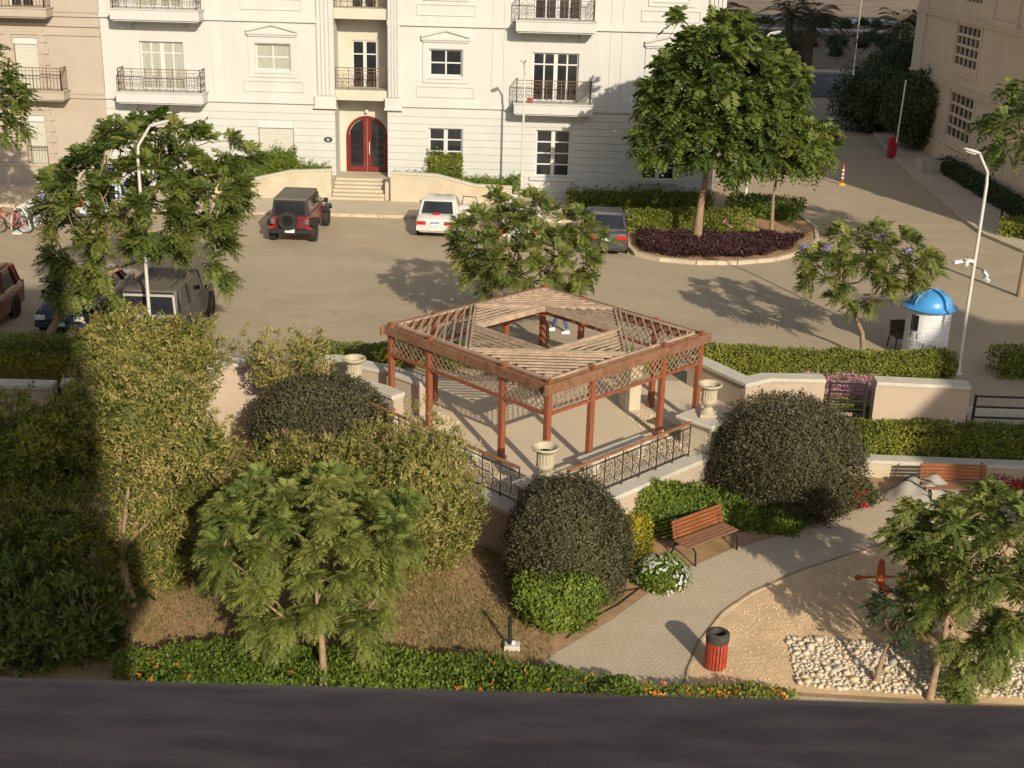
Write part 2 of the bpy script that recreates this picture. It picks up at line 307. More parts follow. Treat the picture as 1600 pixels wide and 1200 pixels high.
def hedge(name, label, pts, w_, z0, z1, dens, ls, m, seed=0, group=None, cat='hedge', amp=.05, tint=0., aspect=.5, flow=None, spiky=0.):
    """a clipped hedge along a line: leaves over top and sides of a lumpy mass"""
    r = np.random.default_rng(seed); b = Vector((pts[0][0], pts[0][1], z0)); t = thing(name, label, cat, b, 0, group)
    Qs = []; Ts = []; EV = []; EF = []; h = z1-z0
    segs = [(np.array(pts[i], float), np.array(pts[i+1], float)) for i in range(len(pts)-1)]
    for k, (a, c) in enumerate(segs):
        d = c-a; ln = np.linalg.norm(d); d /= ln; nv = np.array([-d[1], d[0]])
        per_ = w_+2*h; n = int(dens*ln*per_); s = r.random(n)*(ln+w_*.6)-w_*.3; u = r.random(n)*per_
        cr = np.where(u < h, -w_/2, np.where(u > h+w_, w_/2, u-h-w_/2)); zz = np.where(u < h, u, np.where(u > h+w_, u-h-w_, h))
        nx = np.where(u < h, -1., np.where(u > h+w_, 1., 0.)); nz = np.where((u >= h) & (u <= h+w_), 1., 0.)
        e = np.clip((np.abs(cr)/(w_/2))**6+(zz/h)**6, 0, 3); zz = zz*np.where((zz > .8*h) & (np.abs(cr) > .42*w_), .94, 1)
        XY = a+s[:, None]*d+cr[:, None]*nv; N3 = np.stack([nv[0]*nx, nv[1]*nx, nz], 1)
        P3 = np.column_stack([XY, zz+z0]); off = lumps(P3, 9, amp, 3.5, seed)+lumps(P3, 9, amp*.5, 9., seed+1)-(.12*w_)*r.random(n)**1.5+spiky*np.maximum(0, r.normal(size=n))*nz
        P3 = P3+N3*off[:, None]; Nn = norm(N3+.8*norm(r.normal(size=(n, 3)))); A = norm(r.normal(size=(n, 3))+.6*N3+np.array([0, 0, .35])); A = norm(A-.7*Nn*(A*Nn).sum(1, keepdims=True))
        L = ls*(.65+.7*r.random(n)); Qs.append(leafquads(P3-np.array(b), A, Nn, L, L*aspect)); Ts.append(np.clip(.5+tint+.2*r.normal(size=n)+lumps(P3, 7, .12, 1.6, seed+4), 0, 1))
        i0 = len(EV); wi = max(.05, w_*.5-.13*w_-1.6*amp); hc = max(.3*h, h-.13*w_-1.6*amp); a2, c2 = a-d*.0, c
        for p, zt in ((a2, z0), (c2, z0), (c2, z0+hc), (a2, z0+hc)):
            for sg in (-1, 1): EV.append(np.array([*(p+nv*wi*sg), zt])-np.array(b))
        EF += [[i0+q for q in f] for f in ((0, 2, 4, 6), (1, 7, 5, 3), (6, 4, 5, 7), (0, 6, 7, 1), (2, 3, 5, 4))]
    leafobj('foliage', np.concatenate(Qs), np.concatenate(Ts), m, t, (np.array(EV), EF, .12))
    if flow:
        fm, fn, fs = flow
        for q in range(fn):
            a, c = segs[int(r.integers(len(segs)))]; s = r.random(); d = (c-a)/np.linalg.norm(c-a); nv = np.array([-d[1], d[0]])
            if r.random() < .6: p = np.array([*(a+(c-a)*s+nv*w_*(r.random()-.5)), z1+.03])
            else: p = np.array([*(a+(c-a)*s-nv*(w_/2+.02)*np.sign(nv[1])), z0+h*r.uniform(.3, 1)])
            p -= np.array(b); k = 9; pp = p+r.normal(size=(k, 3))*fs*.35
            leafobj('blossom', leafquads(pp, rdir(k)+np.array([0, -.4, .5]), rdir(k)+np.array([0, -.8, .8]), np.full(k, fs*.7), np.full(k, fs*.6)), r.random(k), fm, t)
    return t
# ------------------------------------------------------------ palette
mat('plaster_white', (.575, .575, .55), .9, .03, 1.2, .15, 90, dirt=(.52, .50, .45), dscale=.9, damt=.4, stretch=(1.2, 1, .3))
mat('plaster_cream', (.58, .54, .44), .9, .05, 1.2, .15, 90, dirt=(.6, .5, .36), dscale=.6, damt=.25)
mat('plaster_beige', (.455, .385, .315), .9, .05, 1.2, .15, 90, dirt=(.41, .345, .28), dscale=.5, damt=.3)
mat('plaster_brown', (.72, .56, .40), .9, .05, 1.2, .15, 90, dirt=(.66, .51, .36), dscale=.5, damt=.35)
mat('plaster_pink', (.50, .40, .31), .9, .06, 1.5, .2, 80, dirt=(.44, .34, .26), dscale=.9, damt=.4)
mat('cap_stone', (.46, .43, .36), .85, .08, 4, .15, 60, dirt=(.40, .35, .27), dscale=1.4, damt=.45)
mat('lime_stone', (.44, .385, .29), .85, .1, 1.4, .15, 50, dirt=(.40, .30, .18), dscale=.8, damt=.55)
mat('frame_white', (.50, .50, .48), .5, .04, 3)
mat('shutter_cream', (.44, .43, .37), .6, .04, 3, stretch=(1, 1, 12))
mat('glass_dark', (.02, .022, .026), .06, .3, 2, spec=.8)
mat('glass_curtain', (.33, .33, .28), .25, .25, 5, spec=.6, stretch=(9, 1, .4))
mat('iron_black', (.025, .022, .02), .5, .2, 12, metal=.3)
mat('iron_brown', (.16, .10, .06), .55, .25, 14, metal=.2)
mat('door_red', (.15, .018, .014), .35, .2, 5, stretch=(6, 6, .6), coat=.3)
mat('wood_post', (.215, .070, .034), .5, .25, 4, .15, 30, stretch=(5, 5, .5), dirt=(.15, .05, .027), dscale=1.5, damt=.5)
mat('wood_beam', (.175, .085, .048), .6, .3, 5, .15, 30, dirt=(.25, .145, .09), dscale=1.2, damt=.6)
mat('wood_slat', (.335, .25, .18), .8, .25, 5, .15, 30, dirt=(.21, .145, .10), dscale=2, damt=.5)
mat('wood_lattice', (.25, .17, .11), .75, .25, 6)
mat('handrail_wood', (.24, .115, .06), .6, .25, 5, .1, 30)
mat('wood_bench', (.25, .092, .038), .5, .3, 3, .1, 30, stretch=(1, 6, 6))
mat('concrete', (.42, .38, .32), .9, .12, 4, .25, 50)
mat('soil', (.33, .205, .115), .95, .22, 2.2, .5, 22, dirt=(.17, .15, .06), dscale=.5, damt=.8)
mat('kerb_stone', (.45, .375, .275), .9, .15, 5, .2, 40, dirt=(.34, .27, .19), dscale=1.5, damt=.6)
mat('sand', (.55, .395, .235), .95, .14, 1.6, .8, 9, dirt=(.42, .29, .165), dscale=1.1, damt=.5)
mat('gravel_mat', (.50, .40, .27), .95, .2, 12, .4, 40)
mat('asphalt', (.075, .08, .088), .85, .15, 2, .1, 60)
mat('desert', (.20, .15, .105), .95, .25, .25, .4, 4, dirt=(.12, .09, .065), dscale=.12, damt=.6)
mat('far_wall', (.40, .44, .46), .8, .08, .2)
mat('bark', (.24, .165, .105), .9, .25, 5, .4, 25, stretch=(3, 3, .8))
mat('bark_dark', (.10, .075, .05), .95, .3, 5, .4, 20)
mat('metal_grey', (.55, .53, .49), .5, .05, 4, metal=.15)
mat('metal_white', (.75, .73, .68), .45, .05, 4)
mat('urn_stone', (.39, .34, .245), .85, .12, 5, .15, 50, dirt=(.28, .23, .155), dscale=3, damt=.4)
mat('black_plastic', (.02, .02, .021), .5, .2, 9)
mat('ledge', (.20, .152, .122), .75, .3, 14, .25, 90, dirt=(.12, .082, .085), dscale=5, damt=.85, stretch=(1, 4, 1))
leafmat('leaf_jac', [(0.040, 0.068, 0.015), (0.099, 0.139, 0.029), (0.162, 0.191, 0.040), (0.224, 0.232, 0.057)], .38)
leafmat('leaf_near', [(0.056, 0.091, 0.022), (0.123, 0.167, 0.039), (0.190, 0.221, 0.053), (0.246, 0.258, 0.074)], .4)
leafmat('leaf_deep', [(0.036, 0.062, 0.013), (0.084, 0.124, 0.026), (0.140, 0.180, 0.037), (0.196, 0.221, 0.055)], .38)
leafmat('leaf_olive', [(.07, .085, .018), (.18, .19, .042), (.29, .275, .075), (.46, .34, .15)], .35)
leafmat('leaf_dark', [(.024, .024, .012), (.055, .053, .026), (.088, .082, .04), (.125, .11, .06)], .2, .5)
leafmat('leaf_hedge', [(0.056, 0.077, 0.013), (0.134, 0.165, 0.026), (0.224, 0.237, 0.039), (0.325, 0.299, 0.055)], .35)
leafmat('leaf_bright', [(0.045, 0.077, 0.011), (0.095, 0.149, 0.020), (0.157, 0.206, 0.029), (0.224, 0.268, 0.041)], .35)
leafmat('leaf_yellow', [(.09, .09, .008), (.19, .17, .012), (.29, .25, .02), (.38, .33, .03)])
leafmat('leaf_purple', [(.016, .008, .010), (.036, .015, .018), (.062, .026, .028), (.09, .045, .04)], .1)
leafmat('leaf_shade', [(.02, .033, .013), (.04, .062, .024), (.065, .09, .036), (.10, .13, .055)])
leafmat('leaf_palm', [(.018, .025, .010), (.035, .048, .018), (.055, .07, .026), (.12, .09, .04)])
leafmat('petal_violet', [(.20, .17, .50), (.30, .26, .66), (.42, .36, .75)])
leafmat('petal_orange', [(.65, .10, .02), (.80, .20, .03), (.85, .34, .06)])
leafmat('petal_white', [(.72, .72, .72), (.82, .82, .80), (.86, .86, .86)])
leafmat('petal_red', [(.50, .012, .02), (.65, .02, .03), (.72, .06, .06)])
leafmat('petal_pink', [(.20, .13, .10), (.50, .24, .30), (.60, .34, .39), (.68, .46, .48)])
leafmat('petal_dark_red', [(.12, .008, .012), (.22, .012, .02), (.45, .02, .03)])
leafmat('grass_mix', [(.07, .085, .015), (.13, .14, .03), (.22, .19, .06), (.38, .27, .14)])
pavermat('paver_lot', (.375, .31, .222), (.35, .288, .205), (.315, .258, .18), .22, .11, rad(8), (.255, .205, .137), mortar=.008)
pavermat('paver_terrace', (.55, .46, .335), (.53, .44, .32), (.48, .40, .29), .6, .6, rad(45), (.43, .35, .25), mortar=.008, samt=.25)
pavermat('paver_path', (.46, .385, .285), (.425, .355, .26), (.355, .29, .205), .2, .1, rad(-52), (.34, .27, .18), mortar=.009)
pavermat('paver_walk', (.46, .40, .31), (.43, .37, .285), (.35, .29, .21), .3, .3, 0, (.34, .27, .18))
# ------------------------------------------------------------ ground
GZ = -1.2
terrain = sheet('terrain', [(-500, 34.5), (500, 34.5), (500, 900), (-500, 900)], -.03, 'desert')
lot = sheet('parking_lot', [(-90, 33.4), (-7.2, 33.4), (-4.4, 33.6), (-2.4, 34.9), (4.3, 34.9), (5.4, 34.9), (6.7, 33.3), (90, 33.3), (90, 100), (-90, 100)], 0, 'paver_lot')
sheet('terrace_floor', [(.78, 25.35), (5.35, 29.9), (6.5, 32.6), (5.3, 34.9), (-2.4, 34.9), (-4.3, 33.3), (-5.0, 31.1)], .004, 'paver_terrace')
gg = MB(); gn = 40
sheet('garden_ground', [(-90, -6), (90, -6), (90, 34.2), (-90, 34.2)], GZ, 'soil')
sheet('garden_path', [(-.2, 20.4), (1.05, 22.1), (2.2, 23.4), (3.05, 24.55), (4.0, 25.7), (5.2, 26.75), (6.63, 27.6), (8.0, 28.6), (9.4, 29.6), (12, 30.2), (18, 30.4), (18, 28.6), (11, 28.3), (8.71, 27.23), (6.62, 25.85), (5.3, 24.8), (4.53, 23.89), (3.91, 22.71), (3.5, 21.6), (3.38, 20.9), (4.4, 20.85), (9.8, 20.55), (20, 20.2), (20, 19.0), (3, 18.8), (-.2, 19.2)], GZ+.008, 'paver_path')
sheet('sand_ground', [(3.46, 20.95), (3.6, 21.6), (4.0, 22.7), (4.62, 23.85), (5.38, 24.72), (6.7, 25.76), (8.78, 27.12), (11, 28.15), (18, 28.45), (20, 20.35), (9.8, 20.7), (4.4, 20.98)], GZ+.004, 'sand')
kb = MB(); kp = [(3.46, 20.95), (3.6, 21.6), (4.0, 22.7), (4.62, 23.85), (5.38, 24.72), (6.7, 25.76), (8.78, 27.12), (11, 28.15)]
for a, b in zip(kp[:-1], kp[1:]): kb.bar((*a, GZ+.009), (*b, GZ+.009), .06, .03)
tag(kb.build('path_kerb', 'kerb_stone'), kind='structure')
walk = MB().box(-60, 2.4, 55.0, 59.6, .0, .12).build('facade_pavement', 'paver_walk'); tag(walk, kind='structure')
kb = MB()
for i in range(52): kb.box(-60+i*1.2, -60+i*1.2+1.18, 54.86, 55.0, -.02, .135)
tag(kb.build('kerb_row', 'kerb_stone'), kind='structure')
# far strips beyond the parking lot
# pavement and kerb along the brown building
DK = [(25.6, 104), (24.85, 97.9), (22.6, 82), (21.13, 69.3), (20.37, 58.2), (20.3, 54.5), (20.94, 51.7), (22.6, 49.3), (26, 48.0), (34, 46.8)]
sheet('side_pavement', DK+[(34, 60), (24.0, 60), (24.0, 80), (26.2, 104)], .11, 'paver_walk')
kb = MB()
for a, b in zip(DK[:-1], DK[1:]):
    n = max(1, int(math.dist(a, b)/1.0))
    for i in range(n):
        p0 = Vector(a).lerp(Vector(b), i/n); p1 = Vector(a).lerp(Vector(b), (i+1)/n-.015/math.dist(a, b)); kb.bar((*p0, .055), (*p1, .055), .18, .15)
tag(kb.build('side_kerb', 'kerb_stone'), kind='structure')
sheet('far_road', [(-150, 101), (300, 101), (300, 117), (-150, 117)], 0.004, 'asphalt')
kb = MB().box(-150, 300, 117.2, 119.2, -.02, .15); tag(kb.build('far_kerb', 'cap_stone'), kind='structure')
em = MB(); nx_, ny_ = 60, 14; ex = np.linspace(-60, 160, nx_); ey = np.linspace(119.6, 158, ny_)
for j, y in enumerate(ey):
    for i, x in enumerate(ex): em.v.append((x, y, .05+1.6*math.sin(math.pi*min(1, (y-119.6)/70))+.35*math.sin(x*.23+y*.31)*math.sin(y*.41-x*.11)*min(1, (y-119.6)/8)))
for j in range(ny_-1):
    for i in range(nx_-1): em.f.append((j*nx_+i, j*nx_+i+1, (j+1)*nx_+i+1, (j+1)*nx_+i))
tag(em.build('earth_bank', 'desert', smooth=80), kind='structure')
sheet('far_track', [(-60, 141), (160, 141), (160, 144), (-60, 144)], 1.9, 'cap_stone')
sheet('far_highway', [(-150, 162), (400, 162), (400, 185), (-150, 185)], .3, 'far_wall')
# ------------------------------------------------------------ walls with openings
def wallgrid(M, x0, x1, z0, z1, y, holes, depth=.22, back=None):
    xs = sorted({x0, x1, *[h[0] for h in holes], *[h[1] for h in holes]}); zs = sorted({z0, z1, *[h[2] for h in holes], *[h[3] for h in holes]})
    xs = [x for x in xs if x0 <= x <= x1]; zs = [z for z in zs if z0 <= z <= z1]
    for a, b in zip(xs[:-1], xs[1:]):
        for c, d in zip(zs[:-1], zs[1:]):
            mx, mz = (a+b)/2, (c+d)/2
            if any(h[0] < mx < h[1] and h[2] < mz < h[3] for h in holes): continue
            M.add([(a, y, c), (b, y, c), (b, y, d), (a, y, d)], [(0, 1, 2, 3)])
    for h in holes:
        a, b, c, d = h[:4]; yb = y+depth
        M.add([(a, y, c), (b, y, c), (b, y, d), (a, y, d), (a, yb, c), (b, yb, c), (b, yb, d), (a, yb, d)], [(0, 4, 5, 1), (1, 5, 6, 2), (2, 6, 7, 3), (3, 7, 4, 0)])
def window(par, x0, x1, z0, z1, y, cols, rows, glass='glass_dark', fw=.07, name='window', frame='frame_white', heavy=None):
    """frame mesh with one pane per light; cols and rows are split positions 0..1"""
    M = MB(); cs = [0]+list(cols)+[1]; rs = [0]+list(rows)+[1]; W = x1-x0; H = z1-z0
    M.box(x0, x0+fw, y, y+.07, z0, z1).box(x1-fw, x1, y, y+.07, z0, z1).box(x0+fw, x1-fw, y, y+.07, z0, z0+fw).box(x0+fw, x1-fw, y, y+.07, z1-fw, z1)
    for c in cols:
        k = fw*(1.3 if heavy and abs(c-.5) < .01 else .5); M.box(x0+c*W-k, x0+c*W+k, y-.003, y+.073, z0+fw, z1-fw)
    for r in rows: M.box(x0+fw, x1-fw, y+.002, y+.068, z0+r*H-fw*.45, z0+r*H+fw*.45)
    o = M.build(name, frame, par)
    for i in range(len(cs)-1):
        for j in range(len(rs)-1):
            MB().box(x0+cs[i]*W+.02, x0+cs[i+1]*W-.02, y+.03, y+.045, z0+rs[j]*H+.02, z0+rs[j+1]*H-.02).build('pane', glass, o)
    return o
def scroll(M, c, rx, rz, axis, r=.011, turns=1.6, flip=1):
    pts = []
    for k in range(13):
        t = k/12; a = turns*2*math.pi*t; q = 1-.75*t; u = math.cos(a)*rx*q*flip; v = math.sin(a)*rz*q
        pts.append((c[0]+axis[0]*u, c[1]+axis[1]*u, c[2]+v))
    M.tube(pts, r, 4, cap=False)
def railing(par, pts, z0, h, m='iron_brown', bars=.13, scr=True, name='railing', topm=None, r=.014, panel=None):
    M = MB()
    for a, b in zip(pts[:-1], pts[1:]):
        a = Vector((*a, 0)); b = Vector((*b, 0)); d = b-a; ln = d.length; ax = d/ln
        if not topm: M.bar(a+Vector((0, 0, z0+h)), b+Vector((0, 0, z0+h)), .045, .03)
        M.bar(a+Vector((0, 0, z0+h*.86)), b+Vector((0, 0, z0+h*.86)), .02, .02); M.bar(a+Vector((0, 0, z0+.07)), b+Vector((0, 0, z0+.07)), .025, .025)
        n = max(1, int(round(ln/.62)))
        for i in range(n+1):
            p = a+d*i/n; M.bar(p+Vector((0, 0, z0)), p+Vector((0, 0, z0+h)), .03, .03, up=(0, 1, 0))
        for i in range(n):
            p = a+d*(i+.5)/n; wd = ln/n
            if scr and (panel is None or i in panel or n-1-i in panel):
                for sx in (-1, 1):
                    for zz, rz in ((.30, .17), (.62, .15)): scroll(M, p+ax*sx*wd*.23+Vector((0, 0, z0+h*zz)), wd*.2, h*rz, ax, .009, flip=sx)
                M.tube([p+Vector((0, 0, z0+.07)), p+ax*.05+Vector((0, 0, z0+h*.45)), p+Vector((0, 0, z0+h*.86))], .009, 4)
            else:
                k = max(2, int(wd/bars))
                for j in range(1, k): q = a+d*(i+j/k)/n; M.bar(q+Vector((0, 0, z0+.07)), q+Vector((0, 0, z0+h)), r, r, up=(0, 1, 0))
    o = M.build(name, m, par)
    if topm:
        T = MB()
        for a, b in zip(pts[:-1], pts[1:]): T.bar((*a, z0+h), (*b, z0+h), .07, .05)
        T.build('handrail', topm, o)
    return o
YF = 59.5
def fx(px, py=150, Y=YF): return F(px, py, Y).x
def fz(px, py, Y=YF): return F(px, py, Y).z
# ------------------------------------------------------------ the white apartment building
B = thing('apartment_building', 'white three storey apartment building with arched red entrance door and iron balconies', 'building', (-5, YF, 0))
XL, XR, HT = -18.96, 9.05, 15.6; RL, RR, RD = -8.46, -6.05, 1.45; FH = 3.6; ZS = 4.13
x = {}
def rect(px0, py0, px1, py1, Y=YF): a = F(px0, py0, Y); b = F(px1, py1, Y); return (a.x, b.x, b.z, a.z)
dA = rect(217, 64, 290, 141); wB = rect(398, 68, 454, 111); wC = rect(671, 77, 722, 120); dD = rect(833, 82, 902, 160)
wE = (wC[0]+10.05, wC[1]+10.05, wC[2], wC[3]); gA = rect(240, 184, 284, 245); gB = rect(403, 190, 460, 250); gC = rect(670, 200, 722, 262); gD = rect(838, 203, 889, 277); gE = (gD[0]+4.9, gD[1]+4.9, gD[2]-.02, gD[3])
up = lambda r, k: (r[0], r[1], r[2]+FH*k, r[3]+FH*k)
holesL = [up(dA, k) for k in (0, 1, 2)]+[up(wB, k) for k in (0, 1, 2)]+[gA, gB]
holesR = [up(wC, k) for k in (0, 1, 2)]+[up(dD, k) for k in (0, 1, 2)]+[up(wE, k) for k in (0, 1, 2)]+[gC, gD, gE]
M = MB(); wallgrid(M, XL, RL, 0, HT, YF, holesL); wallgrid(M, RR, XR, 0, HT, YF, holesR)
M.box(XL, RL-.3, YF+.22, YF+14, 0, HT-.02).box(RR+.3, XR, YF+.22, YF+14, 0, HT-.02)
M.add([(RL, YF, 0), (RL, YF+RD, 0), (RL, YF+RD, HT), (RL, YF, HT), (RR, YF, 0), (RR, YF+RD, 0), (RR, YF+RD, HT), (RR, YF, HT)], [(0, 1, 2, 3), (4, 7, 6, 5)])
M.add([(XR, YF, 0), (XR, YF+.22, 0), (XR, YF+.22, HT), (XR, YF, HT)], [(0, 1, 2, 3)])
M.build('wall', 'plaster_white', B)
LZ = fz(572, 268, YF+RD)                                    # level of the landing
dr = rect(550, 63, 590, 139, YF+RD); ar = rect(540, 180, 607, 268, YF+RD); ax0, ax1 = ar[0], min(ar[1], RR-.02); azt = ar[3]; acx = (ax0+ax1)/2; arr = (ax1-ax0)/2
M = MB(); wallgrid(M, RL, RR, azt+.05, HT, YF+RD, [up(dr, k) for k in (0, 1, 2)], .12)
arch = [(acx+arr*math.cos(a), azt-arr+arr*math.sin(a)) for a in np.linspace(0, math.pi, 17)]
for i in range(16):
    a, b = arch[i], arch[i+1]; M.add([(a[0], YF+RD, a[1]), (b[0], YF+RD, b[1]), (b[0], YF+RD, azt+.05), (a[0], YF+RD, azt+.05)], [(0, 1, 2, 3)])
    M.add([(a[0], YF+RD, a[1]), (b[0], YF+RD, b[1]), (b[0], YF+RD+.12, b[1]), (a[0], YF+RD+.12, a[1])], [(0, 1, 2, 3)])
zs_ = azt-arr
for a, b in ((RL, ax0), (ax1, RR)): M.add([(a, YF+RD, 0), (b, YF+RD, 0), (b, YF+RD, zs_), (a, YF+RD, zs_)], [(0, 1, 2, 3)]); M.add([(a, YF+RD, zs_), (b, YF+RD, zs_), (b, YF+RD, azt+.05), (a, YF+RD, azt+.05)], [(0, 1, 2, 3)])
M.box(RL-.25, RR+.25, YF+RD+.15, YF+14, 0, HT-.03)
M.build('recess_wall', 'plaster_cream', B)
# door
D = MB(); y = YF+RD+.05
ring = [(acx+(arr-.13)*math.cos(a), azt-arr+(arr-.13)*math.sin(a)) for a in np.linspace(0, math.pi, 17)]
for i in range(16):
    for (p, q) in ((arch, ring),): D.add([(p[i][0], y, p[i][1]), (p[i+1][0], y, p[i+1][1]), (q[i+1][0], y, q[i+1][1]), (q[i][0], y, q[i][1])], [(0, 1, 2, 3)]); D.add([(q[i][0], y, q[i][1]), (q[i+1][0], y, q[i+1][1]), (q[i+1][0], y+.06, q[i+1][1]), (q[i][0], y+.06, q[i][1])], [(0, 1, 2, 3)])
D.box(ax0, ax0+.13, y, y+.06, LZ, zs_).box(ax1-.13, ax1, y, y+.06, LZ, zs_); door = D.build('entrance_door', 'door_red', B)
for sx in (-1, 1):
    L_ = MB(); xo = acx+sx*.02; xi = acx+sx*(arr-.14); a, b = min(xo, xi), max(xo, xi); st = .17
    zt = lambda xx: zs_+math.sqrt(max(.0, (arr-.14)**2-(xx-acx)**2))
    L_.box(xo if sx > 0 else xo-st, xo+st if sx > 0 else xo, y+.015, y+.06, LZ, zt(xo+sx*st)); L_.box(xi-.07 if sx > 0 else xi, xi if sx > 0 else xi+.07, y+.015, y+.06, LZ, zs_+.1)
    L_.box(a+.07, b-.07, y+.016, y+.059, LZ, LZ+.22)
    lf = L_.build('door_leaf', 'door_red', door)
    g = MB(); n = 8; xs = np.linspace(xo+sx*st*.9, xi-sx*.05, n+1)
    for i in range(n): g.add([(xs[i], y+.04, LZ+.2), (xs[i+1], y+.04, LZ+.2), (xs[i+1], y+.04, zt(xs[i+1])-.03), (xs[i], y+.04, zt(xs[i])-.03)], [(0, 1, 2, 3)])
    g.build('door_glass', 'glass_dark', door)
    s_ = MB(); cx = (xo+sx*st+xi)/2
    for zz in np.arange(LZ+.4, zs_+.3, .34):
        for k in (-1, 1): scroll(s_, Vector((cx+k*.12, y+.03, zz)), .13, .15, Vector((1, 0, 0)), .01, flip=k)
    s_.build('ironwork', 'iron_black', door)
h_ = MB().tube([(acx+.1, y, LZ+.8), (acx+.1, y-.06, LZ+.85), (acx+.1, y-.06, LZ+1.35), (acx+.1, y, LZ+1.4)], .018, 6); h_.build('door_handle', 'metal_white', door)
MB().lathe([(.05, 0), (.09, .05), (.09, .22), (.04, .28)], 10, (acx, YF+RD-.12, azt+.12)).build('wall_lamp', 'metal_grey', B)
hp = F(513, 218, YF); PL = MB().lathe([(.0, -.02), (.2, -.02), (.2, .0), (0, .0)], 20, (0, 0, 0), 'y')
PL.v = [(hp.x+a*1.0, hp.y-.03+b, hp.z+c*.62) for a, b, c in PL.v]; pl = PL.build('number_plate', 'black_plastic', B)
q_ = MB(); 
for k, ww in ((-.02, .2), (-.055, .11), (.03, .12)): q_.box(hp.x-ww/2, hp.x+ww/2, hp.y-.056, hp.y-.051, hp.z+k, hp.z+k+.02)
q_.build('plate_mark', 'metal_white', pl)
# windows
for k in (0, 1, 2):
    window(B, *up(dA, k), YF+.13, (.25, .5, .75), (.76,), 'glass_curtain', heavy=1)
    window(B, *up(wB, k), YF+.14, (.5,), (.5,), 'glass_curtain'); window(B, *up(wC, k), YF+.14, (.5,), (.5,)); window(B, *up(wE, k), YF+.14, (.5,), (.5,))
    window(B, *up(dD, k), YF+.13, (.25, .5, .75), (.76,), heavy=1); window(B, *up(dr, k), YF+RD+.06, (.5,), (.72,), fw=.06, heavy=1)
window(B, *gC, YF+.14, (.5,), (.2, .40, .7), heavy=1); window(B, *gD, YF+.14, (.5,), (.26, .5, .74), heavy=1); window(B, *gE, YF+.14, (.5,), (.26, .5, .74), heavy=1)
for r in (gA, gB):
    s_ = MB(); n = 16
    for i in range(n): z = r[2]+(r[3]-r[2])*i/n; s_.box(r[0]+.03, r[1]-.03, YF+.06+.006*(i % 2), YF+.09, z, z+(r[3]-r[2])/n-.004)
    sh = s_.build('shutter', 'shutter_cream', B); MB().box(r[0], r[1], YF-.03, YF+.1, r[3]-.26, r[3]).build('shutter_box', 'frame_white', sh)
# surrounds, pediments, panels
for r in (wB, wC, wE):
    for k in (0, 1, 2):
        a, b, c, d = up(r, k); S = MB()
        for q in ((a-.3, a-.04, c-.3, d+.3), (b+.04, b+.3, c-.3, d+.3)): S.box(q[0], q[1], YF-.05, YF, q[2], q[3])
        S.box(a-.04, b+.04, YF-.05, YF, d+.04, d+.3).box(a-.04, b+.04, YF-.05, YF, c-.3, c-.06); S.box(a-.06, b+.06, YF-.09, YF-.052, c-.12, c-.06)
        S.build('window_surround', 'plaster_white', B)
        pd = MB(); pc = (a+b)/2; hw = (b-a)/2+.36; z = d+.42
        pd.box(pc-hw, pc+hw, YF-.16, YF, z, z+.10).box(pc-hw+.06, pc+hw-.06, YF-.10, YF, z-.10, z)
        for sx in (-1, 1): pd.bar((pc+sx*hw, YF-.08, z+.16), (pc, YF-.08, z+.44), .16, .09)
        pd.add([(pc-hw, YF-.06, z+.1), (pc+hw, YF-.06, z+.1), (pc, YF-.06, z+.42)], [(0, 1, 2)])
        for i in range(11): pd.box(pc-hw+.1+i*(2*hw-.2)/11, pc-hw+.16+i*(2*hw-.2)/11, YF-.13, YF-.1, z-.08, z)
        pd.build('pediment', 'plaster_white', B)
        pn = MB(); x0, x1, z0, z1 = a-.58, b+.58, c-.95, c-.45
        pn.box(x0, x1, YF-.04, YF, z0, z0+.04).box(x0, x1, YF-.04, YF, z1-.04, z1).box(x0, x0+.04, YF-.04, YF, z0+.04, z1-.04).box(x1-.04, x1, YF-.04, YF, z0+.04, z1-.04)
        pn.build('wall_panel', 'plaster_white', B)
# string courses, vertical strips
for k in (0, 1, 2, 3):
    z = ZS+FH*k
    for a, b in ((XL, RL), (RR, XR+.05)):
        MB().box(a, b, YF-.07, YF, z, z+.26).box(a, b, YF-.11, YF-.071, z+.02, z+.08).build('string_course', 'plaster_white', B)
for px in (332, 350, 770, 788, 954, 972):
    xx = fx(px, 80); MB().box(xx-.02, xx+.02, YF-.025, YF, ZS+.27, HT).build('wall_strip', 'plaster_white', B)
# fluted pilasters each side of the recess, and at the right corner
for x0, x1 in ((RL-.78, RL-.02), (RR+.02, RR+.6), (XR-.75, XR+.02)):
    P = MB(); n = 4; P.box(x0, x1, YF-.06, YF, ZS+.4, HT-.4)
    for i in range(n): P.box(x0+.04+i*(x1-x0-.04)/n, x0+(i+1)*(x1-x0-.04)/n, YF-.12, YF-.061, ZS+.45, HT-.5)
    pi_ = P.build('pilaster', 'plaster_white', B); MB().box(x0-.12, x1+.1, YF-.2, YF, ZS-.14, ZS+.4).box(x0-.16, x1+.12, YF-.24, YF-.201, ZS-.14, ZS-.05).build('pilaster_base', 'plaster_white', pi_)
# ground floor courses, each a run of rendered blocks between the openings
ch = .333
for j in range(12):
    z0, z1 = .06+j*ch, .06+(j+1)*ch-.022
    for a, b, hs in ((XL, RL, (gA, gB)), (RR, XR, (gC, gD, gE))):
        xs = a
        cuts = sorted([(h[0]-.03, h[1]+.03) for h in hs if h[2]-.1 < z1 and h[3]+.05 > z0])
        for c in cuts+[(b, b)]:
            if c[0]-xs > .05: MB().box(xs, c[0], YF-.03, YF-.001, z0, z1).build('wall_course', 'plaster_white', B)
            xs = c[1]
for r in (gC, gD, gE): MB().box(r[0]-.25, r[1]+.25, YF-.14, YF, r[2]-.16, r[2]-.02).build('window_sill', 'plaster_white', B)
